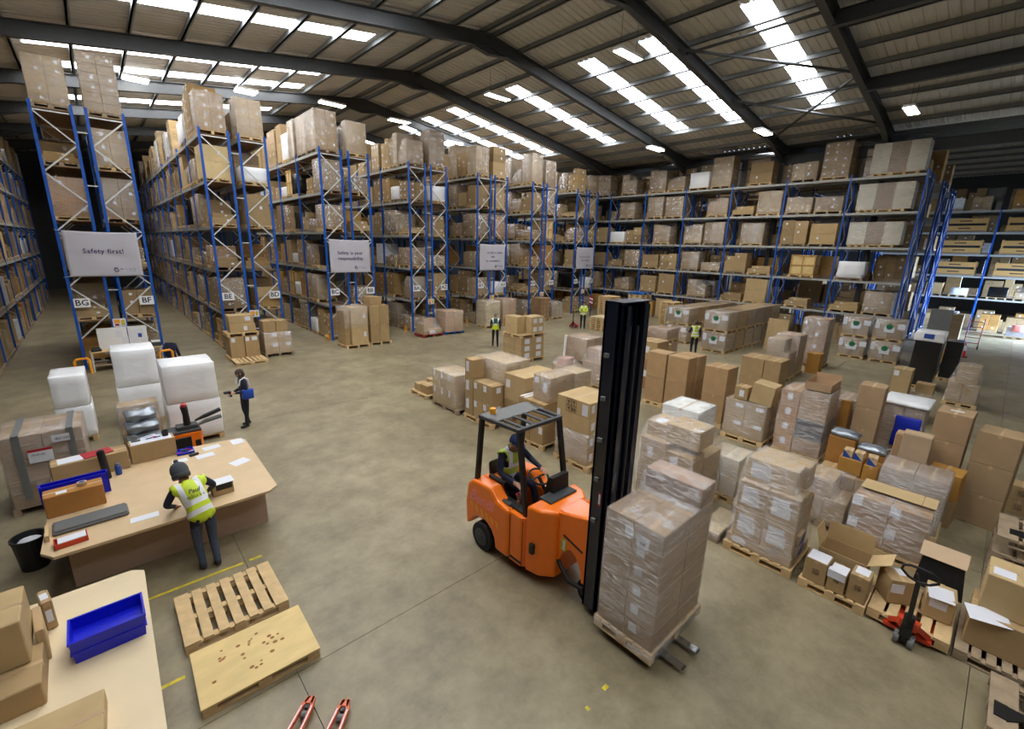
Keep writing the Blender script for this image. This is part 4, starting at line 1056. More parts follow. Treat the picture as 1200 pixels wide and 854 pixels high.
def block(label, x0, y0, d, nx, w=1.2, tiers=2, h=1.06, col=(164,140,108), green=True, cat='pallet load'):
    for k in range(tiers):
        for i in range(nx):
            x = x0+i*(w+.03)
            t = thing('pallet_load', '%s wrapped pallet, %s from the front, of the %s' % (('lower', 'upper')[k], NTH[i], label), cat, (x+w/2, y0+d/2, k*h), 0, 'pallets of the ' + label)
            ob('pallet', pallet_mesh(w, d, 'x'), t)
            for b, kw in grid(-w/2+.02, -d/2+.02, PT, w/2-.02, d/2-.02, h-.005, 1, 2, 2, col):
                o = ob('carton', carton_mesh(b[3]-b[0], b[4]-b[1], b[5]-b[2], 'film'), t, ((b[0]+b[3])/2, (b[1]+b[4])/2, b[2]), col=kw['col'])
            if i == 0 and green:
                ob('paper_notice', MB().box(-w/2-.02, -.2, .45, -w/2-.012, .2, .72).mesh('paper_notice', 'paper'), t)
                ob('green_badge', MB().cyl((-w/2-.026, 0, .72), (-w/2-.012, 0, .72), .13, 14).mesh('green_badge', 'green_print'), t)
                ob('paper_notice', MB().box(-w/2-.02, .38, .6, -w/2-.012, .56, .95).mesh('paper_notice', 'paper'), t)
                ob('paper_notice', MB().box(-w/2-.02, -.58, .65, -w/2-.012, -.3, .9).mesh('paper_notice', 'paper'), t)
            if i == 0: ob('stretch_film', film_mesh(corners((-w/2+.01, -d/2+.01, PT, w/2-.01, d/2-.01, h-.01)), .008, .006, 1), t)
block('long double block', 23.2, 9.3, 1.28, 6)
block('rear double block', 24.0, 11.8, 1.28, 5, h=1.0)
block('left green badge stack', 28.0, 4.42, 1.12, 1, 1.1)
block('right green badge stack', 28.0, 3.1, 1.12, 1, 1.1)
block('strapped double stack before the rear block', 20.0, 10.8, 1.2, 1, 1.2, h=.68, green=False, col=(170,132,92))
load('strapped load with a pale lid left of the man in the vest', 20.0, 12.2, 1.1, 1.2, grid(20.02, 12.22, PT, 21.0, 13.3, 1.0, 2, 2, 2, (176,142,104)), film=True)
# centre lots behind the first row
def strapped_grid():
    t = load('crate sized block of label cartons standing on a pallet, tied with straps', 13.42, 14.1, 1.5, 1.3, grid(13.45, 14.13, PT, 14.9, 15.37, 1.12, 2, 3, 3, K1, st=(('y', .5, .5, .3, .22),)), pal='wood')
    t2 = thing('pallet', 'pallet lying on the tied block of label cartons', 'pallet', (14.17, 14.75, 1.125)); ob('timber', pallet_mesh(1.5, 1.3, 'x'), t2)
    for i, x in enumerate((13.5, 14.15)):
        for q in range(2):
            ctn(None, (x if i == 0 else 14.05, 14.15 if i else 14.5, 1.272+.38*q, x+.5 if i == 0 else 14.85, 14.75 if i else 15.3, 1.65+.38*q-.003), K3, st=(('y', .3, .5, .22, .2), ('y', .75, .5, .22, .2)) if i else (), label='%s %s carton on the upper pallet of the tied block' % (('lower', 'upper')[q], ('rear', 'front')[i]))
strapped_grid()
load('broad wrapped load behind the lattice parcel', 15.6, 12.2, 1.3, 1.3, grid(15.62, 12.22, PT, 16.85, 13.45, 1.15, 2, 2, 2, (176,146,110)), film=True, pal='wood_old')
load('draped film load with a bag on top left of the mast', 13.1, 9.4, 1.1, 1.1, grid(13.12, 9.42, PT, 14.1, 10.4, .95, 2, 2, 2, (172,146,116)) + [((13.3, 9.7, .953, 13.9, 10.3, 1.45), dict(col=(180,150,126)))], film=True, wob=.04)
load('small parcel load with a white tube behind the cartons', 13.0, 11.0, 1.0, .95, [((13.05, 11.05, PT, 13.9, 11.9, .5), dict(col=K2)), ((13.2, 11.3, .503, 13.7, 11.75, .8), dict(col=(196,150,130)))], film=True, wob=.04)
tag(ob('white_tube', MB().cyl((0, 0, 0), (.05, 0, .85), .05, 12).mesh('white_tube', 'white_plastic'), None, (13.55, 11.7, .82)), 'white tube standing up out of the small parcel load', 'tube')
for q, (x, y, z0, dx, dy, dz, c, lb) in enumerate(((14.6, 8.2, 1.2, .8, .8, .62, K2, 'pale carton high on the stack left of the mast'), (14.6, 8.2, 0, .8, .8, 1.197, (156,120,86), 'tall carton with marks under the pale carton by the mast'),
        (14.0, 7.55, 0, .6, .6, .75, OR, 'lower amber carton beside the mast'), (14.0, 7.55, .753, .6, .6, .62, OR, 'upper amber carton beside the mast'), (15.6, 8.6, 0, .8, .8, 1.5, K3, 'carton behind the pale carton by the mast'))):
    ctn(None, (x, y, z0, x+dx, y+dy, z0+dz), c, st=(('x', .5, .5, .16, .24),), label=lb)
# right hand lots
load('black film wrapped tower with a pale cover and blue patch', 23.5, 1.4, 1.1, .85, [((23.52, 1.42, PT, 24.5, 2.2, 1.9), dict(col=(22,23,25), variant='film'))], film=False)
tw = thing('pale_cover', 'pale plastic cover with a blue patch on the black tower', 'cover', (24.05, 1.82, 1.9))
ob('sheet', film_mesh(corners((-.52, -.42, .01, .52, .42, .35)), .02, .05, 2, 'white_film'), tw); ob('blue_patch', MB().box(-.56, -.14, .12, -.54, .16, .3).mesh('blue_patch', 'blue_print'), tw)
tag(ob('grey_panel', MB().cbox(0, 0, 0, .1, .72, 2.9).mesh('grey_panel', 'mid_grey'), None, (27.0, 1.55, 0), rot=(0, .04, 0)), 'tall grey panel standing behind the black tower', 'panel')  # plain tall grey panel of unknown use
load('second black film wrapped tower beside the grey panel', 26.0, .9, 1.0, .6, [((26.02, .92, PT, 26.9, 1.45, 1.7), dict(col=(24,25,28), variant='film'))], film=False)
for q in range(4): ctn(None, (38.4, 1.7, .45*q, 39.2, 2.5, .45*q+.447), (170,150,116), label='%s of the pale cartons stacked behind the black tower' % ('bottom', 'second', 'third', 'top')[q])
load('carton load on a green pallet beside the black tower', 18.38, 1.0, 1.05, 1.08, [((18.4, 1.58, PT, 18.95, 2.06, .63), dict(col=K1, st=(('x', .2, .7, .12, .16),))), ((18.4, 1.6, .633, 18.95, 2.06, 1.62), dict(col=K1, st=(('x', .2, .85, .12, .16),))),
      ((18.4, 1.02, PT, 18.95, 1.55, .85), dict(col=K2)), ((19.0, 1.05, PT, 19.4, 1.5, 1.15), dict(col=K2))], film=True, wob=.02, film_parts=[[(18.4, 1.02, PT, 19.4, 1.55, .86)]])
load('white film draped carton load on the open floor at the right', 21.75, .05, 1.0, .9, grid(21.77, .1, PT, 22.7, .9, .85, 1, 2, 1, K1) + [((21.9, .2, .853, 22.6, .75, 1.45), dict(col=K1, variant='plain'))], film=True, wob=.05)
ctn(None, (30.0, 1.1, 0, 30.6, 1.75, .6), OR, label='single carton in front of the traffic cones')
tag(ob('grey_sack', MB().sphere((0, 0, .22), (.4, .5, .25), 16, 8).mesh('grey_sack', 'silver_bag', smooth=True), None, (28.6, 2.0, 0)), 'grey sack on the floor left of the single carton', 'sack')
for q, (x, y) in enumerate(((33.4, 1.75), (33.6, 1.15))):
    t = thing('traffic_cone', '%s red and white traffic cone at the right' % ('left', 'right')[q], 'cone', (x, y, 0), 0, 'traffic cones')
    ob('base', MB().cbox(-.2, -.2, 0, .2, .2, .04).mesh('base', 'rubber'), t); ob('body', MB().cyl((0,0,.04), (0,0,.35), .16, 16, 0, .115).mesh('body', 'cone_orange'), t)
    ob('white_band', MB().cyl((0,0,.35), (0,0,.62), .115, 16, 0, .065).mesh('white_band', 'reflective'), t); ob('tip', MB().cyl((0,0,.62), (0,0,.8), .065, 16, 0, .03).mesh('tip', 'cone_orange'), t)
tr = thing('red_trolley', 'red ladder framed sack trolley near the cones', 'trolley', (37.0, 1.05, 0))
for s in (-1, 1):
    ob('rail', MB().tube([(0, s*.3, .1), (.5, s*.3, 1.6), (.6, s*.3, 1.75)], .025, 8).mesh('rail', 'red_plastic'), tr); ob('wheel', MB().cyl((.1, s*.3-.03, .13), (.1, s*.3+.03, .13), .13, 14).mesh('wheel', 'rubber'), tr)
for i in range(5): ob('rung', MB().cyl((.1+.1*i, -.3, .35+.3*i), (.1+.1*i, .3, .35+.3*i), .02, 8).mesh('rung', 'red_plastic'), tr)
for q, (yy, c) in enumerate(((-.6, (200,196,200)), (-1.6, (206,202,204)))):
    t = load('low pallet of white bagged goods under the far rack, %s' % ('left', 'right')[q], 44.5, yy-.5, 1.0, .95, [((44.52, yy-.48, PT, 45.4, yy+.4, .75), dict(col=c, variant='film'))], film=True, wob=.06)
    if q == 0: ob('pink_bag', film_mesh(corners((-.52, -.3, .5, -.2, .2, .9)), .01, .04, 2, 'pink'), t)
load('low white packed load beside the red trolley', 42.5, 2.2, 1.0, 1.0, [((42.52, 2.22, PT, 43.4, 3.1, 1.6), dict(col=(190,184,186), variant='film'))], film=True)
# pallet stacks in front of the right rack
def pstack(label, x, y, n, w=1.2, d=1.0, m='wood', top=None):
    for i in range(n):
        t = thing('pallet', '%s pallet up in the %s' % (NTH[i], label), 'pallet', (x, y, i*.146), random.uniform(-.03, .03), 'empty pallets of the ' + label)
        ob('timber', pallet_mesh(w, d, 'x', top if (top and i == n-1) else m), t)
pstack('low pallet stack beside the yellow jacket', 23.75, 17.5, 6, 1.2, 1.0, 'wood', 'osb')
pstack('left pallet stack by the far rack corner', 26.5, 19.0, 13)
pstack('right pallet stack by the far rack corner', 27.0, 16.9, 16, top='pallet_blue')
pstack('third pallet stack by the far rack corner', 28.6, 15.4, 12)
load('grey wrapped load on the floor left of the rear block', 26.7, 13.7, 1.2, 1.1, grid(26.72, 13.72, PT, 27.8, 14.7, 1.6, 2, 2, 3, (140,128,116)), film=True)

hzp = thing('hazard_post', 'red and white striped post at the far rack corner', 'post', (27.4, 21.3, 0))
ob('post', MB().cyl((0, 0, 0), (0, 0, 1.0), .04, 10).mesh('post', 'dark_grey'), hzp)
for i in range(5): ob('stripe', MB().bar((-.0, -.15, 1.0+.13*i), (0, .15, 1.08+.13*i), .03, .12).mesh('stripe', 'red_print' if i % 2 == 0 else 'reflective'), hzp)
# ---- in front of the left rack ends
ctb = lambda *a, **k: ctn(None, *a, **k)
pallet('slatted pallet sticking out under the BE cartons', 3.62, 20.6, 1.2, 1.2, along='y', group=None)
ctb((3.66, 21.62, PT, 4.2, 22.6, 1.05), K2, st=(('y', .25, .85, .14, .18),), label='left large lower carton at the end of rack BE')
ctb((4.22, 21.62, PT, 4.76, 22.6, 1.05), K2, st=(('y', .2, .85, .14, .18), ('y', .7, .85, .2, .16)), label='right large lower carton at the end of rack BE')
t = thing('pallet', 'pallet between the lower and upper cartons at rack BE', 'pallet', (4.2, 22.1, 1.054)); ob('timber', pallet_mesh(1.2, 1.0, 'x'), t)
t = thing('pallet', 'pallet under the rear of the lower cartons at rack BE', 'pallet', (4.2, 22.2, 0)); ob('timber', pallet_mesh(1.2, .75, 'x'), t)
ctb((3.75, 21.7, 1.2, 4.72, 22.5, 1.55), K1, st=(('y', .6, .5, .14, .18),), label='lower wrapped carton on the upper pallet at rack BE')
ctb((3.75, 21.75, 1.553, 4.68, 22.5, 1.92), K1, st=(('y', .75, .6, .22, .18),), label='topmost carton at the end of rack BE')
load('wrapped carton pair with two loose cartons at the end of rack BD', 4.95, 21.6, 1.2, 1.05, grid(4.98, 21.63, PT, 6.1, 22.6, 1.08, 2, 1, 2, K1, st=(('y', .75, .8, .2, .16),)), film=True, pal='wood_old')
ctb((5.0, 21.7, 1.105, 5.5, 22.3, 1.6), K2, label='left loose carton on the wrapped pair at rack BD'); ctb((5.52, 21.7, 1.105, 6.0, 22.3, 1.58), K2, label='right loose carton on the wrapped pair at rack BD')
t = load('wrapped stack of tall cartons with one label at rack BC', 8.45, 21.2, 1.2, 1.2, grid(8.75, 21.22, PT, 9.6, 22.2, 2.0, 1, 1, 2, K3, st=(('y', .8, .55, .12, .24),)) + grid(8.47, 21.4, PT, 8.73, 22.3, 1.85, 1, 2, 3, K2), film=True, film_parts=[[(8.47, 21.22, 1.0, 9.6, 22.3, 2.0)]])
t = load('plain carton stack at rack BB right of the labelled one', 9.75, 21.3, 1.15, 1.1, grid(9.78, 21.32, PT, 10.8, 22.3, 2.0, 2, 1, 2, K2), film=False)
ctb((9.85, 21.5, 2.0, 10.5, 22.2, 2.42), K2, rz=.1, label='loose carton on top of the plain stack at rack BB')
load('low wrapped open carton on a red pallet at rack BA', 12.95, 21.5, 1.3, 1.05, [((13.0, 21.55, PT, 13.25, 22.45, .75), dict(col=K1)), ((13.3, 22.1, PT, 14.0, 22.5, .95), dict(col=(182,140,90))), ((13.28, 21.55, PT, 14.2, 22.05, .42), dict(col=K3, st=(('y', .3, .5, .4, .2),)))], film=True, pal='pallet_red', wob=.04)
load('tall wrapped cartons on a blue pallet at rack AZ', 14.4, 21.5, 1.3, 1.1, grid(14.43, 21.53, PT, 15.65, 22.55, 1.35, 2, 2, 3, (186,152,112)), film=True, pal='pallet_blue', wob=.03)
load('pale wrapped slatted stack at rack AY', 17.7, 21.9, 1.25, 1.1, grid(17.72, 21.93, PT, 18.9, 22.95, 1.7, 3, 2, 6, (206,188,150)), film=True, wob=.02)
load('brown wrapped stack with red bands at rack AX', 19.2, 22.0, 1.2, 1.1, grid(19.22, 22.03, PT, 20.35, 23.0, 1.75, 2, 2, 4, (186,148,104)), film=True)
load('mottled round wrapped load at rack AV', 24.2, 22.3, 1.25, 1.1, grid(24.25, 22.35, PT, 25.4, 23.3, 1.2, 3, 3, 4, (176,160,140)), film=True, wob=.06)
load('mottled brown carton stack at rack AW', 22.9, 22.2, 1.0, 1.1, grid(22.92, 22.23, PT, 23.85, 23.2, 1.6, 3, 3, 5, (150,120,90)), film=False)
for q, x in enumerate((8.35, 12.9, 17.35, 22.55, 28.0)):
    tag(ob('post_guard', MB().tube([(-.06, -.06, .0), (-.06, -.09, .25), (-.03, -.06, .42), (.03, -.06, .42), (.06, -.09, .25), (.06, -.06, 0)], .024, 8).mesh('post_guard', 'amber'), None, (x, RY-.1, 0)),
        'orange floor guard at the foot of rack %s' % ('BC', 'BA', 'AY', 'AW', 'AU')[q], 'guard')

# ---- packing bench and goods behind it at the left
def wb_(x0, y0, z0, x1, y1, z1, label, tiers=2, seed=0, pal=True):
    t = thing('white_load', label, 'pallet load', ((x0+x1)/2, (y0+y1)/2, 0)); w, d = x1-x0, y1-y0
    ob('pallet', pallet_mesh(w, d, 'x'), t); n = tiers; h = (z1-PT)/n
    for i in range(n):
        ob('foam_bundle', film_mesh(corners((-w/2+.01+.015*i, -d/2, PT+h*i+.01, w/2-.015*i, d/2, PT+h*(i+1)-.01)), .012, .02, 3, 'white_film'), t)
    return t
wb_(-1.28, 14.8, 0, -.62, 15.8, 1.74, 'smallest white wrapped load at the left behind the brown wrapped cartons')
wb_(-.1, 15.3, 0, .82, 16.3, 2.12, 'tall white wrapped load in the middle below the banner')
wb_(.74, 13.1, 0, 1.82, 14.1, 2.05, 'white wrapped load behind the orange electric pallet truck')
bw_ = load('brown wrapped cartons with a red topped notice at the left', -1.8, 11.35, 1.15, 1.15,
     grid(-1.78, 11.37, PT, -.68, 12.45, 1.5, 2, 2, 3, (164,138,106)), film=True, pal='wood_old', wob=.02)
nt = ob('delivery_notice', None, bw_, (-.055, -.6, 1.1))
ob('sheet', MB().box(-.16, -.004, -.13, .16, 0, .13).mesh('sheet', 'paper'), nt); ob('red_strip', MB().box(-.16, -.006, .08, .16, -.004, .13).mesh('red_strip', 'red_print'), nt); ob('lettering', squiggle(.2, .03, 'ink', 3), nt, (-.02, -.006, .02))
nt = ob('delivery_notice', None, bw_, (.245, -.6, 1.36)); ob('sheet', MB().box(-.12, -.004, -.07, .12, 0, .07).mesh('sheet', 'paper'), nt); ob('lettering', squiggle(.18, .06, 'ink', 8, 6), nt, (0, -.006, 0))
for i, x in enumerate((-1.55, -.85)):
    ob('tape_band', MB().box(x-.05, 11.34, .3, x+.05, 11.345, 1.525).box(x-.05, 11.34, 1.52, x+.05, 12.48, 1.525).mesh('tape_band', 'mid_grey'), bw_, (1.225, -11.925, 0))
mb = load('brown carton with silver blue bags on it behind the bench', -.17, 12.5, .8, .9, [((-.15, 12.9, PT, .58, 13.35, 1.3), dict(col=K2)), ((-.13, 12.55, PT, .47, 12.88, .75), dict(col=K3))], film=True, wob=.04)
for i, (z, dx) in enumerate(((.55, .3), (.82, .28), (1.05, .26))):
    ob('silver_bag', film_mesh(corners((-dx, -.13, 0, dx, .1, .2)), .01, .05, 3, 'silver_bag'), mb, (0, -.53+.12*i, z), rot=(.5, 0, 0))
# orange electric pallet truck
et = thing('electric_pallet_truck', 'orange electric pallet truck with a black control head behind the bench', 'pallet truck', (.85, 11.55, 0))
ob('body', MB().prism([(-.3, -.22), (.3, -.22), (.34, -.1), (.34, .25), (-.34, .25), (-.34, -.1)], 'z', .12, .92).mesh('body', 'orange'), et)
ob('front_cover', MB().cbox(-.22, -.245, .15, .12, -.2, .86).mesh('front_cover', 'black'), et)
ob('top_panel', MB().cbox(-.31, -.18, .92, .32, .24, .98).cbox(-.1, -.1, .98, .28, .15, 1.06).mesh('top_panel', 'dark_grey'), et)
ob('vent', MB().cbox(.18, -.235, .55, .28, -.215, .75).mesh('vent', 'black'), et)
ob('tiller', MB().tube([(.1, .0, 1.05), (.1, -.02, 1.3), (.08, -.05, 1.5)], [.07, .06, .07], 10).mesh('tiller', 'black'), et)
ob('red_button', MB().cyl((.08, -.05, 1.5), (.08, -.06, 1.56), .05, 12).mesh('red_button', 'red_plastic'), et)
for i, zz in enumerate((1.12, 1.0)): ob('grip', MB().tube([(.25, 0, zz), (.45, .02, zz+.06), (.75, .05, zz+.14-.04*i)], [.02, .045, .045], 10).mesh('grip', 'black' if i == 0 else 'mid_grey'), et)
for s in (-1, 1):
    ob('fork', MB().prism([(s*.17-.08, .25), (s*.17-.08, .8), (s*.17-.04, .9), (s*.17+.04, .9), (s*.17+.08, .8), (s*.17+.08, .25)], 'z', .05, .1).mesh('fork', 'orange'), et)
    ob('wheel', MB().cyl((s*.26-.05, .0, .1), (s*.26+.05, .0, .1), .1, 16).mesh('wheel', 'rubber'), et)

# packing bench
bt = thing('packing_bench', 'wide wooden packing bench with cut corners at the left', 'bench', (.35, 9.2, 0))
def rel(p): return [(a-.35, b-9.2) for a, b in p]
ob('worktop', MB().prism(rel([(-1.0, 7.75), (1.6, 7.78), (1.76, 7.9), (1.8, 10.35), (1.68, 10.5), (-1.1, 10.75), (-1.13, 7.95)]), 'z', .86, .9).mesh('worktop', 'table_top'), bt)
ob('front_panel', MB().box(-1.28, -.85, .0, 1.3, -.81, .86).mesh('front_panel', 'table_side'), bt)
ob('side_panel', MB().box(1.26, -.81, 0, 1.3, 1.15, .86).mesh('side_panel', 'table_side'), bt)
ob('side_panel', MB().box(-1.28, -.81, 0, -1.24, 1.3, .86).mesh('side_panel', 'table_side'), bt)
ob('back_panel', MB().box(-1.28, 1.15, 0, 1.3, 1.19, .86).mesh('back_panel', 'table_side'), bt)
ob('hand_hole', MB().cbox(.93, -.856, .6, 1.03, -.849, .63).mesh('hand_hole', 'brown_dark'), bt)
BZ = .902
def paper(x, y, z, w, d, rz, label, m='paper'): return tag(ob('paper_sheet', MB().box(-w/2, -d/2, 0, w/2, d/2, .003).mesh('paper_sheet', m), None, (x, y, z), rz), label, 'paper')
paper(1.18, 10.3, BZ, .3, .2, .12, 'white sheet at the far edge of the bench next to the electric truck')
paper(1.02, 9.95, BZ, .3, .2, .1, 'white sheet second from the far edge of the bench')
paper(1.64, 10.3, BZ, .22, .28, .05, 'white sheet at the far right corner of the bench')
paper(1.47, 9.25, BZ, .3, .24, .35, 'white sheet at the right edge of the bench above the small open box')
paper(.62, 9.98, BZ, .24, .16, .05, 'small white sheet near the middle of the bench')
paper(-.03, 8.12, BZ, .34, .16, -.02, 'white sheet at the front edge left of the packer')
sb = thing('small_open_box', 'small carton with a white lid and black contents before the packer', 'box', (1.0, 8.22, BZ), .05)
ob('body', MB().box(-.15, -.1, 0, .15, -.09, .2).box(-.15, .09, 0, .15, .1, .2).box(-.15, -.1, 0, -.14, .1, .2).box(.14, -.1, 0, .15, .1, .2).box(-.15, -.1, 0, .15, .1, .01).mesh('body', 'carton'), sb, col=K2)
ob('contents', MB().box(-.1, -.103, .09, .13, -.1, .19).box(-.14, -.09, .01, .14, .09, .16).mesh('contents', 'black'), sb); ob('lid', MB().box(-.17, -.12, .2, .17, .12, .208).mesh('lid', 'paper'), sb)
# cartons along the back of the bench
ctn(None, (-1.1, 10.2, BZ, -.1, 10.55, BZ+.34), K2, rz=.06, label='long carton at the back left of the bench under papers and a red folder')
ctn(None, (-.07, 10.35, BZ, .62, 10.66, BZ+.36), K2, rz=.06, label='long carton at the back of the bench behind the black tube')
paper(-.85, 10.36, BZ+.342, .32, .26, .1, 'white paper beside the red folder on the back carton')
tag(ob('red_folder', MB().cbox(-.2, -.14, 0, .2, .14, .015, .004).mesh('red_folder', 'red_print'), None, (-.5, 10.4, BZ+.345), .25), 'red folder on the long back carton', 'folder')
paper(.27, 10.5, BZ+.362, .62, .27, .06, 'white wrapping sheet with marks on the back carton behind the black tube')
tag(ob('black_tube', MB().cyl((0, 0, 0), (-.03, 0, .52), .055, 18).cyl((-.03, 0, .52), (-.031, 0, .535), .035, 12, 0).mesh('black_tube', 'black', smooth=False), None, (-.41, 9.98, BZ)), 'tall black tube standing on the bench', 'tube')
bc = thing('spray_can', 'blue spray can with a grey cap on the bench', 'can', (-.26, 10.03, BZ)); ob('can', MB().lathe([(.04, 0), (.045, .01), (.045, .16), (.035, .18)], n=16).mesh('can', 'blue_print', smooth=True), bc); ob('cap', MB().lathe([(.036, .18), (.036, .21), (.02, .225)], n=16).mesh('cap', 'mid_grey', smooth=True), bc)
tag(ob('tape_dispenser', MB().cbox(-.07, -.04, 0, .07, .04, .03).cyl((-.02, -.03, .07), (-.02, .03, .07), .05, 14).mesh('tape_dispenser', 'mid_grey'), None, (.05, 10.55, BZ+.366)), 'grey tape dispenser on the back carton', 'dispenser')
for i, (x, y) in enumerate(((.25, 10.53), (.31, 10.56), (.37, 10.52))):
    tag(ob('marker_pen', MB().cyl((-.05, 0, .01), (.05, .03, .01), .01, 8).mesh('marker_pen', ('blue_print', 'red_print', 'blue_print')[i]), None, (x, y, BZ+.366)), '%s marker pen on the back carton' % ('left blue', 'red', 'right blue')[i], 'pen')
tag(ob('pen_pot', MB().lathe([(.05, 0), (.055, .1), (.045, .1), (.04, .02)], n=14).mesh('pen_pot', 'black'), None, (.5, 10.55, BZ+.366)), 'black pot at the right end of the back carton', 'pot')
tr_ = thing('blue_tray', 'shallow blue tray of markers right of the back cartons', 'tray', (.75, 10.35, BZ)); ob('tray', MB().box(-.14, -.12, 0, .14, .12, .01).box(-.14, -.12, 0, -.13, .12, .05).box(.13, -.12, 0, .14, .12, .05).box(-.14, .11, 0, .14, .12, .05).box(-.14, -.12, 0, .14, -.11, .05).mesh('tray', 'blue_bin'), tr_)
for i in range(7):
    ob('marker', MB().cyl((-.05, 0, 0), (.05, 0, 0), .013, 8).mesh('marker', ('red_print', 'blue_print', 'black', 'green_print', 'black', 'red_print', 'white_plastic')[i]), tr_, (-.09+.03*i, (-.06, .05, 0, .07, -.04, .02, -.07)[i], .03+.006*(i % 3)), i*1.1)
tag(ob('hand_scanner', MB().cbox(-.08, -.03, 0, .08, .03, .04).cbox(-.02, -.02, 0, .04, .1, .03).mesh('hand_scanner', 'black'), None, (.86, 10.1, BZ), .3), 'black hand scanner lying on the bench', 'scanner')
# brown box, blue tray behind it, grey sheet, letter tray
ctn(None, (-1.12, 8.95, BZ, -.45, 9.25, BZ+.34), (176,124,66), rz=.06, st=(('z', .3, .3, .12, .1),), label='dark amber carton with a tape roll at the left of the bench')
tag(ob('blue_tray', MB().box(-.4, -.04, 0, .4, -.02, .34).box(-.4, .05, .0, .4, .07, .36).box(-.4, -.04, 0, -.38, .07, .36).box(.38, -.04, 0, .4, .07, .36).box(-.4, -.04, 0, .4, .07, .02).mesh('blue_tray', 'blue_bin'), None, (-.78, 9.42, BZ), .06), 'blue plastic tray behind the dark amber carton', 'tray')
tp = thing('tape_roll', 'roll of clear tape with a blue core on the dark amber carton', 'tape', (-.68, 9.12, BZ+.345)); ob('roll', MB().lathe([(.035, 0), (.06, 0), (.06, .05), (.035, .05)], n=18).mesh('roll', 'tape'), tp); ob('core', MB().lathe([(.02, .002), (.034, .002), (.034, .056), (.02, .056)], n=16).mesh('core', 'blue_print'), tp)
tag(ob('grey_sheet_pile', MB().cbox(-.42, -.17, 0, .42, .17, .05, .02).cbox(-.4, -.16, .05, .4, .15, .075, .02).mesh('grey_sheet_pile', 'grey_sheet'), None, (-.62, 8.5, BZ), .05), 'pile of folded grey sheets at the front left of the bench', 'sheets')
tag(ob('wood_strip', MB().box(-.02, -.18, 0, .02, .18, .09).mesh('wood_strip', 'wood'), None, (-1.08, 8.4, BZ), .05), 'short wooden strip at the left end of the grey sheets', 'strip')
lt = thing('letter_tray', 'red tray holding white forms at the bench corner', 'tray', (-.83, 8.02, BZ), .08); ob('tray', MB().box(-.17, -.1, 0, .17, .1, .01).box(-.17, -.1, 0, .17, -.09, .07).box(-.17, .09, 0, .17, .1, .07).box(-.17, -.1, 0, -.16, .1, .07).box(.16, -.1, 0, .17, .1, .07).mesh('tray', 'orange_red'), lt); ob('forms', MB().box(-.13, -.08, .01, .155, .085, .075).mesh('forms', 'paper'), lt)
bn = thing('black_bin', 'black plastic waste bin left of the bench', 'bin', (-1.4, 9.35, 0)); ob('tub', MB().lathe([(.16, 0), (.2, .5), (.215, .5), (.215, .53), (.19, .53), (.15, .03)], n=22).mesh('tub', 'black', smooth=False), bn); ob('waste', MB().sphere((0, .02, .4), (.16, .14, .1), 12, 6).mesh('waste', 'paper', smooth=True), bn)

# foreground table with the blue bin
ft = thing('foreground_table', 'pale wooden table with a cut corner in the lower left foreground', 'table', (-.75, 5.2, 0))
ob('tabletop', MB().prism([(.6, -1.9), (.62, 1.42), (.5, 1.52), (-.8, 1.5), (-.8, -1.9)], 'z', .91, .95).mesh('tabletop', 'table_board'), ft)
for x, y in ((.5, -1.7), (.5, 1.3), (-.7, -1.7), (-.7, 1.3)): ob('leg', MB().box(x-.04, y-.04, 0, x+.04, y+.04, .91).mesh('leg', 'wood'), ft)
FZ = .952
bb = thing('blue_bin', 'empty blue plastic stacking bin on the foreground table', 'bin', (-.465, 5.58, FZ), .02)
W2, D2, H2 = .29, .2, .25
def tray(b, wt, dt, wb, db, h, t):
    # tapered open box with wall thickness t
    o = [(-wt, -dt), (wt, -dt), (wt, dt), (-wt, dt)]; i = [(-wb, -db), (wb, -db), (wb, db), (-wb, db)]
    L = [[(x, y, 0) for x, y in i], [(x, y, h) for x, y in o], [(x*(1-t/wt), y*(1-t/dt), h) for x, y in o], [(x*(1-t/wb), y*(1-t/db), t) for x, y in i]]
    s = len(b.v)
    for ring in L: b.v += ring
    b.f.append((s+3, s+2, s+1, s)); b.m.append(0)
    for a in range(3):
        for q in range(4): b.f.append((s+a*4+q, s+a*4+(q+1) % 4, s+a*4+4+(q+1) % 4, s+a*4+4+q)); b.m.append(0)
    b.f.append((s+12, s+13, s+14, s+15)); b.m.append(0); return b
ob('tub', tray(MB(), W2, D2, W2-.02, D2-.015, H2, .012).mesh('tub', 'blue_bin', fix=True), bb)
ob('rim', MB().box(-W2-.008, -D2-.008, H2-.015, W2+.008, -D2+.008, H2+.004).box(-W2-.008, D2-.008, H2-.015, W2+.008, D2+.008, H2+.004).box(-W2-.008, -D2, H2-.015, -W2+.008, D2, H2+.004).box(W2-.008, -D2, H2-.015, W2+.008, D2, H2+.004).mesh('rim', 'blue_bin'), bb)
ob('rib', MB().box(-W2-.002, -D2-.004, H2*.45, W2+.002, D2+.004, H2*.52).mesh('rib', 'blue_bin'), bb)
ctn(None, (-1.75, 5.02, FZ, -.92, 5.6, FZ+.24), K2, rz=.03, label='lower big carton at the left edge of the foreground table')
ctn(None, (-1.8, 5.35, FZ+.243, -1.0, 5.95, FZ+.7), K3, rz=.03, label='upper big carton at the left edge of the foreground table')
ctn(None, (-1.0, 5.62, FZ, -.93, 6.05, FZ+.36), K3, rz=.12, label='thin upright carton beside the big cartons on the table')
ctn(None, (-.99, 6.1, FZ, -.9, 6.35, FZ+.34), K2, rz=.2, st=(('y', .5, .5, .05, .14), ('z', .5, .5, .06, .12)), label='thin carton with a barcode label behind the big cartons')
ctn(None, (-1.25, 4.2, FZ, -.52, 4.72, FZ+.16), K3, rz=-.03, label='flat carton at the bottom of the foreground table')
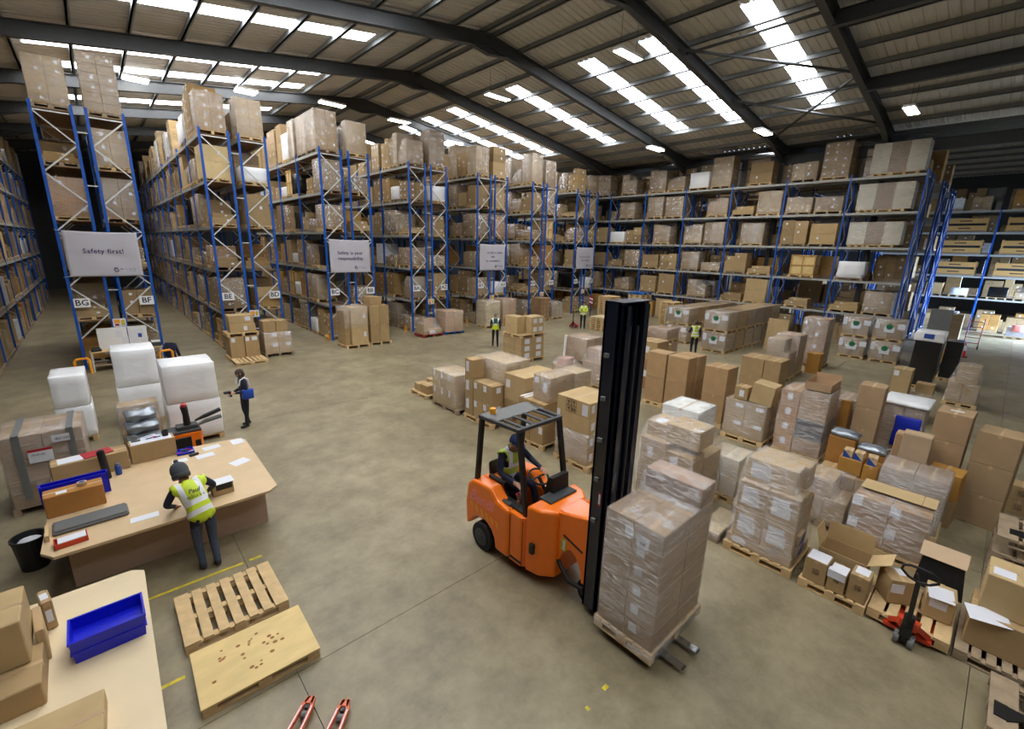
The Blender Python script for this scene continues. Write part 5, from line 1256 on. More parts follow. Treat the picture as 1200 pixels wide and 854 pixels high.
# two pallets on the floor
pallet('slatted pale pallet lying on the floor by the foreground table', .1, 5.93, 1.2, 1.05, along='y', n=7, group=None)
pb = thing('plywood_pallet', 'pallet with a knotty plywood top in the foreground', 'pallet', (.74, 5.32, 0), -.02)
ob('plywood_top', MB().cbox(-.62, -.45, .122, .62, .45, .14, .003).mesh('plywood_top', 'plywood'), pb)
for q in pallet_parts(1.22, .88, 'y'):
    if q[0] != 'deck_board': ob(q[0], MB().box(*q[1:]).mesh(q[0], 'wood'), pb)
r = random.Random(12)
for i in range(26):
    x, y = r.uniform(-.55, .55), r.choice((-.22, .05, .2))+r.uniform(-.1, .1); s = r.uniform(.012, .024)
    ob('knot', MB().prism([(x+s*math.cos(a*PI/4)*1.2, y+s*math.sin(a*PI/4)) for a in range(8)], 'z', .1395, .1407).mesh('knot', 'knot'), pb)
# orange pallet truck whose fork tips reach into the picture at the bottom
hp = thing('hand_pallet_truck', 'orange pallet truck whose two fork tips reach in at the bottom edge', 'pallet truck', (.55, 3.0, 0), 0)
a = math.atan2(1.0, .42)
hp.rotation_euler = (0, 0, math.radians(44)); hp.location = (.414, 3.426, 0)
for s in (-1, 1):
    y = s*.2
    ob('fork', MB().prism([(0, y-.08), (.72, y-.08), (.72, y+.08), (0, y+.08)], 'z', .05, .095).prism([(.72, y-.08), (1.0, y-.07), (1.1, y-.04), (1.1, y-.01), (.98, y-.035), (.72, y-.05)], 'z', .05, .095)
       .prism([(.72, y+.05), (.98, y+.035), (1.1, y+.01), (1.1, y+.04), (1.0, y+.07), (.72, y+.08)], 'z', .05, .095).prism([(1.02, y-.045), (1.09, y-.04), (1.1, y-.02), (1.1, y+.02), (1.09, y+.04), (1.02, y+.045)], 'z', .055, .095).mesh('fork', 'truck_orange'), hp)
    for q in (-1, 1): ob('worn_edge', MB().bar((.72, y+q*.066, .0965), (.99, y+q*.055, .0965), .012, .002).mesh('worn_edge', 'reflective'), hp)
    ob('roller', MB().cyl((.93, y-.03, .04), (.93, y+.03, .04), .04, 14).mesh('roller', 'mid_grey'), hp)
    ob('axle', MB().box(.97, y-.02, .05, 1.01, y+.02, .09).mesh('axle', 'dark_grey'), hp)
ob('head_frame', MB().box(-.15, -.26, .05, .02, .26, .35).mesh('head_frame', 'truck_orange'), hp)
ob('pump', MB().cyl((-.2, 0, .05), (-.2, 0, .5), .06, 14).mesh('pump', 'black'), hp)
ob('handle_shaft', MB().bar((-.2, 0, .5), (-.45, 0, 1.15), .04, .04).mesh('handle_shaft', 'black'), hp)

# bench and whiteboard at the end of racks BG and BF
wk = thing('rack_end_desk', 'small wooden work desk with a shelf below the banner', 'desk', (.35, 23.05, 0))
ob('desktop', MB().box(-1.05, -.3, .72, 1.15, .3, .76).mesh('desktop', 'wood'), wk)
ob('shelf', MB().box(-1.05, -.28, .22, 1.15, .28, .25).mesh('shelf', 'wood_old'), wk)
for x in (-1.0, 1.1):
    for y in (-.26, .26): ob('leg', MB().box(x-.025, y-.025, 0, x+.025, y+.025, .72).mesh('leg', 'galv'), wk)
wbd = thing('whiteboard', 'white board with pinned papers on the desk below the banner', 'board', (.35, 23.25, .76))
ob('panel', MB().cbox(-.75, -.02, 0, .75, .02, .82).mesh('panel', 'white_plastic'), wbd); ob('divider', MB().box(.14, -.025, .02, .17, -.02, .8).mesh('divider', 'blue_print'), wbd)
for x, z, w, h in ((-.1, .55, .22, .26), (.05, .3, .2, .26), (.32, .5, .26, .36), (.55, .55, .2, .3), (.36, .2, .24, .24), (.6, .18, .16, .2)): ob('pinned_paper', MB().box(x-w/2, -.026, z-h/2, x+w/2, -.021, z+h/2).mesh('pinned_paper', 'paper'), wbd)
ob('blue_print', MB().box(.46, -.028, .36, .58, -.026, .52).mesh('blue_print', 'blue_print'), wbd)
prn = thing('label_printer', 'small label printer at the right end of the rack desk', 'printer', (1.32, 23.0, .76)); ob('case', MB().cbox(-.16, -.15, 0, .16, .15, .16).mesh('case', 'dark_grey'), prn); ob('lid', MB().cbox(-.14, -.13, .16, .14, .13, .21).mesh('lid', 'white_plastic'), prn)
jk = thing('jacket', 'dark jacket hanging at the right end of the rack desk', 'jacket', (1.76, 22.95, .1))
ob('body', film_mesh(corners((-.16, -.09, .1, .14, .09, .72)), .01, .05, 3, 'navy'), jk)
for s in (-1, 1): ob('sleeve', MB().tube([(s*.14, 0, .68), (s*.2, -.05, .42), (s*.2+.06, -.06, .15)], [.07, .06, .05], 8).mesh('sleeve', 'navy', smooth=True), jk)
for i, x in enumerate((-.75, -.35)): tag(ob('desk_clutter', MB().cbox(-.15, -.1, 0, .15, .1, .09, .02).cbox(-.1, -.08, .09, .12, .06, .15, .02).mesh('desk_clutter', 'black'), None, (x+.25, 22.95, .762 if i == 0 else .252), .2), 'dark tool box on the %s of the rack desk' % ('top', 'lower shelf')[i], 'tool box')
for i, x in enumerate((-.95, 1.55)): tag(ob('rack_barrier', MB().tube([(0, 0, 0), (0, 0, .5), (.05, 0, .58), (.35, 0, .6), (.42, 0, .52), (.42, 0, 0)], .045, 10).mesh('rack_barrier', 'amber'), None, (x-.2, 22.62, 0)), 'orange tube barrier at the %s of the rack desk' % ('left', 'right')[i], 'barrier')
# ================================================================ articulated forklift
FK = (4.75, 4.4, 0)
fk = thing('forklift_truck', 'orange articulated forklift truck with a tall black mast', 'forklift', FK)
def P2(pts): return [(a-FK[0], b-FK[1]) for a, b in pts]
def fo(name, mb, m, par=None, smooth=False, off=True, fix=False):
    if off: mb.shift((-FK[0], -FK[1], 0))
    return ob(name, mb.mesh(name, m, smooth=smooth, fix=fix), par or fk)
def bevel_obj(o, w=.03, seg=3):
    b = o.modifiers.new('bevel', 'BEVEL'); b.width = w; b.segments = seg; b.limit_method = 'ANGLE'; b.angle_limit = .5
    return o
# lower hull, counterweight, cab sides, front cowl
arch = [(5.2+.33*math.cos(a), .27+.33*math.sin(a)) for a in [PI*i/10 for i in range(11)]]
side = [(5.64, .25), (5.64, .8), (5.58, 1.12), (5.45, 1.2), (4.98, 1.22), (4.9, 1.1), (4.5, 1.02), (4.5, .22), (4.85, .22)] 
def side_prof(x0, x1, cut):
    p = [(5.64, .28), (5.66, .75), (5.6, 1.1), (5.47, 1.21), (5.0, 1.24), (4.82, 1.08), (4.55, 1.04), (4.55, .2), (4.86, .2)]
    if cut: p += [(5.2+.33*math.cos(a), .26+.33*math.sin(a)) for a in [PI-PI*i/8 for i in range(9)] if .26+.33*math.sin(a) > .26][0:] 
    return MB().prism(p, 'x', x0, x1)
bevel_obj(fo('counterweight', side_prof(4.16, 4.42, True), 'orange', fix=True), .05)
bevel_obj(fo('counterweight', side_prof(5.08, 5.34, True), 'orange', fix=True), .05)
bevel_obj(fo('engine_cover', MB().prism([(5.63, .3), (5.66, .75), (5.6, 1.1), (5.47, 1.2), (5.2, 1.22), (5.1, 1.0), (5.1, .3)], 'x', 4.42, 5.08), 'orange'), .03)
bevel_obj(fo('cab_side', MB().prism([(4.2, 4.56), (4.2, 4.3), (4.3, 4.2), (4.36, 4.2), (4.36, 4.56)], 'z', .18, 1.04), 'orange'), .02)
bevel_obj(fo('cab_side', MB().prism([(5.3, 4.56), (5.3, 4.3), (5.2, 4.2), (5.14, 4.2), (5.14, 4.56)], 'z', .18, 1.04), 'orange'), .02)
bevel_obj(fo('front_cowl', MB().prism([(4.2, 4.2), (4.26, 3.95), (4.42, 3.76), (5.08, 3.76), (5.24, 3.95), (5.3, 4.2)], 'z', .18, 1.3), 'orange'), .05)
fo('cab_floor', MB().box(4.3, 4.15, .3, 5.2, 5.12, .5), 'dark_grey')
fo('door_seam', MB().box(4.197, 4.25, .22, 4.2, 4.262, 1.0).box(4.197, 4.53, .22, 4.2, 4.542, 1.0), 'black')
fo('step_slot', MB().cbox(4.19, 4.27, .24, 4.205, 4.52, .28), 'black')
fo('access_hatch', MB().cbox(4.185, 4.02, .55, 4.265, 4.1, .72), 'black')
fo('side_vent', MB().cbox(4.25, 4.62, 1.05, 4.33, 4.82, 1.09), 'dark_grey')
fo('maker_lettering', MB(), 'pink') if 0 else None
tx = ob('maker_lettering', textmesh('Bendi', .27, 'pink', shear=.35), fk, (4.155-FK[0], 5.22-FK[1], .93), rot=(PI/2, 0, -PI/2))
for i in range(6):
    y = 5.5-.13*i
    fo('hazard_stripe', MB().prism([(y, .79-.012*i), (y-.05, .79-.012*i), (y-.1, .68-.012*i), (y-.05, .68-.012*i)], 'x', 4.152, 4.158), 'amber')
# wheels
def wheel(x0, x1, y, z, r, nm='wheel'):
    w_ = ob(nm, MB().cyl((x0, y, z), (x1, y, z), r, 28).shift((-FK[0], -FK[1], 0)).mesh(nm, 'rubber'), fk); bevel_obj(w_, .02)
    s = -.004 if x0 < FK[0] else .004; xe = x0 if x0 < FK[0] else x1
    ob('rim', MB().cyl((xe+s, y, z), (xe+s*4, y, z), r*.6, 20).cyl((xe+s*4, y, z), (xe+s*8, y, z), r*.25, 14).shift((-FK[0], -FK[1], 0)).mesh('rim', 'dark_grey'), w_)
wheel(4.15, 4.38, 5.2, .25, .25); wheel(5.12, 5.35, 5.2, .25, .25)
wheel(4.54, 4.7, 3.22, .21, .21, 'front_wheel'); wheel(4.82, 4.98, 3.22, .21, .21, 'front_wheel')
# articulation arm
for xa in (4.46, 4.98):
    bevel_obj(fo('pivot_arm', MB().prism([(3.82, 1.28), (3.5, 1.36), (3.02, 1.5), (3.02, .4), (3.3, .38), (3.34, .58), (3.42, .74), (3.52, .8), (3.64, .72), (3.74, .5), (3.82, .5)], 'x', xa, xa+.07), 'orange', fix=True), .015)
fo('pivot_housing', MB().prism([(4.53, 3.8), (4.98, 3.8), (4.98, 3.2), (4.53, 3.2)], 'z', .75, 1.3), 'orange')
fo('slot', MB().bar((4.455, 3.66, .98), (4.455, 3.3, .88), .006, .03), 'black'); fo('warning_label', MB().box(4.453, 3.6, .72, 4.458, 3.7, .92), 'yellow_paint'); fo('warning_paper', MB().box(4.45, 3.62, .74, 4.453, 3.66, .9), 'paper')
fo('hydraulic_hose', MB().tube([(4.5, 3.8, .5), (4.44, 3.66, .45), (4.44, 3.5, .3), (4.5, 3.3, .26), (4.55, 3.15, .4)], .035, 10), 'black', smooth=True)
fo('steer_cylinder', MB().cyl((4.5, 3.12, .42), (4.62, 3.0, .42), .05, 14), 'dark_grey')
# mast
MT = 4.42
for xa in (4.42, 4.9):
    s = 1 if xa < 4.7 else -1
    fo('mast_outer_rail', MB().box(xa, 3.0, .12, xa+.12, 3.03, MT).box(xa, 3.19, .12, xa+.12, 3.22, MT).box(xa if s > 0 else xa+.095, 3.0, .12, xa+.025 if s > 0 else xa+.12, 3.22, MT), 'mast_black')
    xi = xa+.05 if s > 0 else xa-.05+.02
    fo('mast_inner_rail', MB().box(xi, 2.95, .2, xi+.1, 2.975, MT-.04).box(xi, 3.06, .2, xi+.1, 3.085, MT-.04).box(xi+(0 if s > 0 else .075), 2.95, .2, xi+(.025 if s > 0 else .1), 3.085, MT-.04), 'mast_black')
    xc = 4.6 if s > 0 else 4.84
    fo('lift_cylinder', MB().cyl((xc, 3.12, .2), (xc, 3.12, 2.6), .045, 14).cyl((xc, 3.12, 2.6), (xc, 3.12, MT-.1), .03, 12), 'mast_black')
    fo('lift_chain', MB().box(xc-.012+.035*s, 2.98, .4, xc+.012+.035*s, 3.0, MT-.3), 'dark_grey')
for z in (.5, 1.6, 2.7, 3.8, MT-.1): fo('mast_crossbar', MB().box(4.45, 3.18, z-.05, 5.0, 3.22, z+.05), 'mast_black')
fo('mast_hose', MB().tube([(4.72, 3.1, .5), (4.72, 3.1, 2.0), (4.74, 3.1, MT-.2)], .022, 8), 'black'); fo('mast_cap', MB().box(4.42, 2.95, MT-.005, 5.02, 3.22, MT+.006), 'mast_black')
for z in (1.5, 2.1, 2.65, 3.2, 3.75): fo('hose_clip', MB().box(4.38, 3.1, z, 4.42, 3.16, z+.05), 'mid_grey')
fo('mast_label', MB().box(4.416, 3.05, 1.75, 4.419, 3.09, 1.95), 'red_print'); fo('mast_label', MB().box(4.415, 3.055, 1.78, 4.418, 3.085, 1.92), 'paper')
fo('carriage', MB().box(4.4, 2.9, .2, 5.1, 2.95, .62).box(4.4, 2.905, .6, 4.46, 2.94, 1.3).box(5.04, 2.905, .6, 5.1, 2.94, 1.3).box(4.4, 2.905, 1.25, 5.1, 2.94, 1.3), 'mast_black')
for x in (4.6, 4.96): fo('fork', MB().prism([(2.9, .06), (2.9, .55), (2.86, .55), (2.86, .1), (1.78, .085), (1.76, .075), (1.78, .06)], 'x', x-.05, x+.05), 'chrome', fix=True)
# overhead guard
G = dict(zt=2.35)
for p0, p1 in (((4.26, 5.45, 1.15), (4.28, 5.36, 2.33)), ((5.24, 5.45, 1.15), (5.24, 5.36, 2.33)), ((4.3, 4.28, 1.0), (4.32, 4.52, 2.33)), ((5.2, 4.28, 1.0), (5.2, 4.52, 2.33))):
    fo('guard_post', MB().bar(p0, p1, .06, .08, up=(1, 0, 0)), 'black')
for q in (((4.26, 5.4, 2.34), (4.3, 4.5, 2.36)), ((5.26, 5.4, 2.34), (5.22, 4.5, 2.36)), ((4.26, 5.38, 2.34), (5.26, 5.38, 2.34)), ((4.28, 4.52, 2.36), (5.24, 4.52, 2.36))): fo('guard_frame', MB().bar(*q, .06, .05), 'dark_grey')
fo('guard_plate', MB().box(4.26, 5.0, 2.355, 5.26, 5.4, 2.37), 'mid_grey')
for i in range(4): fo('guard_slat', MB().bar((4.42+.225*i, 5.02, 2.362), (4.42+.225*i, 4.53, 2.372), .06, .02), 'dark_grey')
fo('mirror', MB().cbox(5.14, 4.42, 1.85, 5.2, 4.47, 2.0).bar((5.18, 4.47, 1.92), (5.2, 4.5, 1.92), .02, .02), 'black')
fo('beacon', MB().cyl((4.45, 5.3, 2.37), (4.45, 5.3, 2.46), .05, 14), 'amber')
# cab inside
bevel_obj(fo('seat', MB().box(4.5, 4.95, .8, 5.0, 5.4, 1.03), 'black'), .05); bevel_obj(fo('seat_back', MB().prism([(5.36, 1.0), (5.46, 1.0), (5.5, 1.4), (5.43, 1.45)], 'x', 4.52, 4.98), 'black'), .04)
fo('armrest', MB().cbox(4.42, 4.95, 1.2, 4.5, 5.35, 1.26), 'black')
fo('console', MB().prism([(4.1, .9), (4.4, .9), (4.36, 1.1), (4.26, 1.56), (4.16, 1.58)], 'x', 4.72, 5.08), 'black')
fo('dashboard', MB().cbox(4.5, 3.98, 1.28, 5.1, 4.22, 1.33), 'dark_grey')
fo('side_console', MB().cbox(4.28, 4.3, 1.0, 4.44, 4.85, 1.08), 'black')
for i in range(4): fo('control_lever', MB().cyl((4.34+.03*i, 4.5, 1.08), (4.34+.03*i, 4.55, 1.26), .008, 6), 'chrome'); fo('lever_knob', MB().sphere((4.34+.03*i, 4.555, 1.275), .018, 8, 6), ('red_print', 'black', 'red_print', 'blue_print')[i])
sw = fo('steering_wheel', MB().tube([(4.82+.17*math.cos(a), 4.55+.15*math.sin(a), 1.42+.07*math.sin(a)) for a in [2*PI*i/20 for i in range(21)]], .016, 8, caps=False).bar((4.66, 4.55, 1.42), (4.98, 4.55, 1.42), .03, .015), 'black')
fo('steering_column', MB().cyl((4.82, 4.55, 1.41), (4.82, 4.36, 1.2), .03, 10), 'black')

# the lifted load
it = grid(4.29, 2.06, .27, 5.5, 2.86, 1.9, 2, 2, 6, (174,148,118), st=(), g=.001)
ll = thing('pallet_load', 'tall film wrapped carton load on the forklift forks', 'pallet load', (4.9, 2.46, 0))
ob('pallet', pallet_mesh(1.28, .86, 'x'), ll, (0, 0, .125))
for b, kw in it:
    st = ()
    if b[0] < 4.5 and b[1] < 2.3 and b[2] < 1.5: st = (('x', .3, .68, .11, .13),)
    kw['st'] = st; ctn(ll, b, off=(4.9, 2.46, 0), rz=0, **{k: v for k, v in kw.items() if k not in ('mk',)})
ctn(ll, (5.14, 2.06, 1.903, 5.5, 2.86, 2.17), (176,146,122), off=(4.9, 2.46, 0), rz=0)
ob('barcode_label', MB().box(-.615, -.22, 1.6, -.612, -.05, 1.76).mesh('barcode_label', 'paper'), ll); ob('barcode_label', MB().box(-.613, -.0, 1.66, -.611, .11, 1.8).mesh('barcode_label', 'paper'), ll)
ob('barcode', MB().box(-.618, -.17, 1.64, -.615, -.1, 1.68).mesh('barcode', 'ink'), ll)
ob('stretch_film', film_mesh(corners((-.61, -.4, .16, .6, .4, 1.9)), .012, .008, 3), ll)
ob('stretch_film', film_mesh(corners((.24, -.4, 1.9, .6, .4, 2.17)) + corners((.1, -.4, 1.9, .6, .4, 1.91)), .012, .01, 2), ll)
ob('film_skirt', film_mesh(corners((-.64, -.43, .12, .64, .43, .27)), .012, .02, 3), ll)

# ================================================================ people
J0 = dict(pelvis=(0, 0, .96), waist=(0, 0, 1.1), chest=(0, .0, 1.3), neckb=(0, -.01, 1.47), neck=(0, .0, 1.53), head=(0, .025, 1.63), crown=(0, .015, 1.71),
          sh_l=(-.18, 0, 1.42), el_l=(-.24, -.02, 1.14), wr_l=(-.25, .06, .9), sh_r=(.18, 0, 1.42), el_r=(.24, -.02, 1.14), wr_r=(.25, .06, .9),
          hip_l=(-.1, 0, .92), kn_l=(-.11, .02, .5), an_l=(-.11, -.02, .09), hip_r=(.1, 0, .92), kn_r=(.11, .02, .5), an_r=(.11, -.02, .09))
RAD = dict(pelvis=(.16, .12), waist=(.15, .11), chest=(.17, .12), neckb=(.08, .07), neck=(.055, .055), head=(.085, .1), crown=(.06, .07), sh=(.075, .07), el=(.052, .052), wr=(.035, .035), hip=(.095, .1), kn=(.066, .066), an=(.045, .05))
def person(label, x, y, rz, pose, top='navy', legs='navy_trouser', shoe='shoe', hair='short', hairm='hair', vest=None, z=0.0, hat=None, foot_dirs=None, sc=1.0, jacket=False, glove=None, group=None, coat_drop=0.0, hand_dirs=None):
    J = dict(J0); J.update({k: v for k, v in pose.items() if k != 'floor'}); J = {k: Vector(v) for k, v in J.items()}
    V, E, R, T = [], [], [], []     # vertices, edges, radii, tissue
    ix = {}
    def add(n, p, r, t): ix[n] = len(V); V.append(Vector(p)); R.append(r); T.append(t); return ix[n]
    for n in ('pelvis', 'waist', 'chest', 'neckb'): add(n, J[n], RAD[n], 'top')
    for n in ('neck', 'head', 'crown'): add(n, J[n], RAD[n], 'skin')
    ch = ['pelvis', 'waist', 'chest', 'neckb', 'neck', 'head', 'crown']; E += [(ix[a], ix[b]) for a, b in zip(ch, ch[1:])]
    hd = (J['crown']-J['neck']).normalized(); fw = pose.get('look', (0, 1, 0)); fw = Vector(fw); fw = (fw-hd*fw.dot(hd)).normalized()
    add('nose', J['head']+fw*.11-hd*.005, (.016, .02), 'skin'); E.append((ix['head'], ix['nose']))
    add('chin', J['head']+fw*.07-hd*.075, (.035, .035), 'skin'); E.append((ix['head'], ix['chin']))
    for s, sg in (('l', -1), ('r', 1)):
        add('sh'+s, J['sh_'+s], RAD['sh'], 'top'); E.append((ix['chest'], ix['sh'+s]))
        add('el'+s, J['el_'+s], RAD['el'], 'top'); E.append((ix['sh'+s], ix['el'+s]))
        add('wr'+s, J['wr_'+s], RAD['wr'], 'top'); E.append((ix['el'+s], ix['wr'+s]))
        d = (J['wr_'+s]-J['el_'+s]).normalized()
        if hand_dirs: d = Vector(hand_dirs[0 if s == 'l' else 1]).normalized()
        side_ = d.cross(Vector((0, 0, 1))); side_ = side_.normalized() if side_.length > .1 else Vector((0, 1, 0)); dn = d.cross(side_)
        pm = J['wr_'+s] + d*.06; add('pm'+s, pm, (.036, .022), 'skin'); E.append((ix['wr'+s], ix['pm'+s]))
        for i, (o_, l_) in enumerate(((-.03, .065), (-.01, .078), (.01, .073), (.03, .058))):
            a = pm+d*.035+side_*o_; m_ = a+d*l_*.55-dn*.012*sg*0+Vector((0, 0, -.008)); t_ = m_+d*l_*.4+Vector((0, 0, -.018))
            add('f%s%da' % (s, i), a, (.0105, .0105), 'skin'); add('f%s%db' % (s, i), m_, (.0095, .0095), 'skin'); add('f%s%dc' % (s, i), t_, (.008, .008), 'skin')
            E += [(ix['pm'+s], ix['f%s%da' % (s, i)]), (ix['f%s%da' % (s, i)], ix['f%s%db' % (s, i)]), (ix['f%s%db' % (s, i)], ix['f%s%dc' % (s, i)])]
        th = J['wr_'+s]+d*.03+side_*(.05*(-sg)); add('t%sa' % s, th, (.012, .012), 'skin'); add('t%sb' % s, th+d*.05+side_*(.015*(-sg)), (.01, .01), 'skin')
        E += [(ix['pm'+s], ix['t%sa' % s]), (ix['t%sa' % s], ix['t%sb' % s])]
        add('hip'+s, J['hip_'+s], RAD['hip'], 'legs'); E.append((ix['pelvis'], ix['hip'+s]))
        add('kn'+s, J['kn_'+s], RAD['kn'], 'legs'); E.append((ix['hip'+s], ix['kn'+s]))
        add('an'+s, J['an_'+s], RAD['an'], 'legs'); E.append((ix['kn'+s], ix['an'+s]))
        f = Vector((foot_dirs or {}).get(s, (sg*.03, 1, 0))).normalized(); f2 = f
        base = J['an_'+s] - Vector((0, 0, J['an_'+s].z - (pose.get('floor', 0.0)) - .045))
        add('heel'+s, base-f*.05, (.038, .04), 'shoe'); E.append((ix['an'+s], ix['heel'+s]))
        add('ball'+s, base+f*.1, (.045, .035), 'shoe'); E.append((ix['heel'+s], ix['ball'+s]))
        add('toe'+s, base+f*.17-Vector((0, 0, .01)), (.036, .028), 'shoe'); E.append((ix['ball'+s], ix['toe'+s]))
    me = bpy.data.meshes.new('p'); me.from_pydata([tuple(v) for v in V], E, []); o = bpy.data.objects.new('p', me); C.objects.link(o)
    sk = o.modifiers.new('s', 'SKIN'); sk.use_smooth_shade = True; sk.branch_smoothing = .4
    for i, sv in enumerate(me.skin_vertices[0].data): sv.radius = R[i]; sv.use_root = (i == 0)
    ss = o.modifiers.new('u', 'SUBSURF'); ss.levels = 2; ss.render_levels = 2
    dg = bpy.context.evaluated_depsgraph_get(); ev = o.evaluated_get(dg); bm_ = bpy.data.meshes.new_from_object(ev, depsgraph=dg)
    bpy.data.objects.remove(o); bm_.name = 'body'
    # tissue of each face from the nearest bone
    segs = [(V[a], V[b], T[b] if T[b] != 'skin' or T[a] == 'skin' else T[b], (a, b)) for a, b in E]
    order = ['skin', 'top', 'legs', 'shoe']; bm_.materials.clear()
    for k in order: bm_.materials.append(MATS[{'skin': 'skin', 'top': top, 'legs': legs, 'shoe': shoe}[k]])
    torso_v = {ix[n] for n in ('pelvis', 'waist', 'chest', 'neckb', 'shl', 'shr')}
    sp0, sp1 = J['pelvis'], J['neckb']; ax = (sp1-sp0); L = ax.length; ax.normalize()
    tfaces = []
    for p in bm_.polygons:
        c = p.center; best = None
        for A, B, t, ab in segs:
            u = B-A; q = max(0, min(1, (c-A).dot(u)/max(u.length_squared, 1e-9))); dd = (c-(A+u*q)).length
            if best is None or dd < best[0]: best = (dd, t, ab)
        t = best[1]; h = (c-sp0).dot(ax)
        if t == 'legs' and -coat_drop-.02 < h and coat_drop and c.z > .5: t = 'top'
        p.material_index = order.index(t)
        if best[2][0] in torso_v and best[2][1] in torso_v and -.12 < h < L+.02: tfaces.append(p.index)
        elif best[2][0] in torso_v and h > -.1 and t in ('legs', 'top') and best[2][1] not in (ix['ell'], ix['elr']) and h < L-.02: tfaces.append(p.index)
    root = thing('person', label, 'person', (x, y, z), rz, group)
    root.scale = (sc, sc, sc)
    ob('body', bm_, root)
    if vest:
        bm = bmesh.new(); bm.from_mesh(bm_); bm.faces.ensure_lookup_table(); keep = set(tfaces)
        bmesh.ops.delete(bm, geom=[f for f in bm.faces if f.index not in keep], context='FACES')
        bm.normal_update()
        for v in bm.verts:
            v.co += v.normal*.022
        vm = bpy.data.meshes.new('vest'); bm.to_mesh(vm); bm.free(); vm.materials.clear(); vm.materials.append(MATS[vest])
        vm.polygons.foreach_set('material_index', [0]*len(vm.polygons)); vm.polygons.foreach_set('use_smooth', [True]*len(vm.polygons))
        at = vm.attributes.new('t', 'FLOAT', 'POINT'); as_ = vm.attributes.new('s', 'FLOAT', 'POINT')
        lat = (J['sh_r']-J['sh_l']).normalized()
        for i, v in enumerate(vm.vertices):
            at.data[i].value = (v.co-sp0).dot(ax)/L; as_.data[i].value = abs((v.co-sp0).dot(lat))
        vo = ob('hi_vis_vest', vm, root); s_ = vo.modifiers.new('t', 'SOLIDIFY'); s_.thickness = .006; s_.offset = 1
    # head details
    rt = fw.cross(hd).normalized(); M = Matrix((rt, fw, hd)).transposed().to_4x4(); M.translation = J['head']
    def hpart(nm, mb, m, smooth=True):
        q = ob(nm, mb.mesh(nm, m, smooth=smooth), root); q.matrix_local = M; return q
    for s in (-1, 1):
        hpart('eye', MB().sphere((s*.032, .092, .015), (.012, .008, .008), 8, 6), 'ink'); hpart('ear', MB().sphere((s*.088, -.005, 0), (.012, .02, .03), 8, 6), 'skin')
    hpart('mouth', MB().sphere((0, .092, -.05), (.022, .008, .006), 8, 4), 'red_plastic' if 0 else 'brown_dark')
    if hair == 'short': hpart('hair', MB().sphere((0, -.012, .03), (.098, .108, .095), 16, 8, z0=.1).sphere((0, -.045, .0), (.09, .075, .085), 14, 8), hairm)
    elif hair == 'long':
        hpart('hair', MB().sphere((0, -.015, .02), (.102, .112, .105), 16, 8, z0=.1).sphere((0, -.045, -.03), (.095, .08, .12), 14, 8).tube([(-.085, .02, .03), (-.1, .03, -.1), (-.09, .03, -.2)], [.03, .035, .012], 8).tube([(.085, .02, .03), (.1, .03, -.1), (.09, .03, -.2)], [.03, .035, .012], 8), hairm)
    if hat == 'beanie':
        hpart('beanie', MB().lathe([(.108, -.07), (.118, -.02), (.122, .04), (.112, .1), (.085, .145), (.04, .17), (.005, .175)], n=18), 'wool'); hpart('beanie_cuff', MB().lathe([(.112, -.085), (.12, -.08), (.126, -.03), (.119, -.02)], n=18), 'dark_grey'); hpart('pompom', MB().sphere((0, 0, .19), .034, 10, 6), 'dark_grey')
    elif hat == 'cap':
        hpart('cap', MB().sphere((0, -.005, .02), (.105, .115, .11), 18, 8, z0=.05), 'cap_blue'); hpart('cap_peak', MB().prism([(-.08, .08), (.08, .08), (.06, .17), (-.06, .17)], 'z', .028, .036), 'cap_blue', False)
    return root
vest_material('vest_yellow', (204, 226, 48), [(.02, .16), (.3, .44)], (.085, .15))
vest_material('vest_driver', (204, 226, 90), [(.05, .22), (.45, .58)], (.06, .13))
vest_material('vest_green', (206, 226, 48), [(.42, .52)], (.1, .2), shoulder=(20, 92, 84))
vest_material('vest_jacket', (208, 228, 70), [(.0, .14), (.48, .6)], (.09, .14))

# packer at the bench, bent forward, seen from behind
pk = person('packer in a grey bobble hat and yellow vest leaning over the bench', .62, 7.7, .12,
       dict(pelvis=(0, -.06, .93), waist=(-.02, .0, 1.07), chest=(-.05, .12, 1.25), neckb=(-.08, .24, 1.39), neck=(-.09, .29, 1.43), head=(-.1, .37, 1.5), crown=(-.1, .39, 1.58), look=(-.1, 1, -.9),
            sh_l=(-.24, .2, 1.33), el_l=(-.36, .26, 1.08), wr_l=(-.24, .42, .96), sh_r=(.12, .22, 1.38), el_r=(.3, .32, 1.16), wr_r=(.26, .5, 1.0),
            hip_l=(-.09, -.06, .9), kn_l=(-.1, .0, .5), an_l=(-.09, -.08, .09), hip_r=(.1, -.06, .9), kn_r=(.1, -.02, .5), an_r=(.09, -.14, .09)), top='navy', legs='denim', vest='vest_yellow', hat='beanie', coat_drop=.12, hair=None)
ob('vest_lettering', textmesh('Paul', .09, 'ink', shear=.25), pk, (-.05, -.05, 1.345), rot=(math.radians(57), 0, math.radians(4)))
ob('vest_lettering', squiggle(.22, .045, 'ink', 4, 9), pk, (-.045, -.085, 1.27), rot=(-.58, 0, .05))
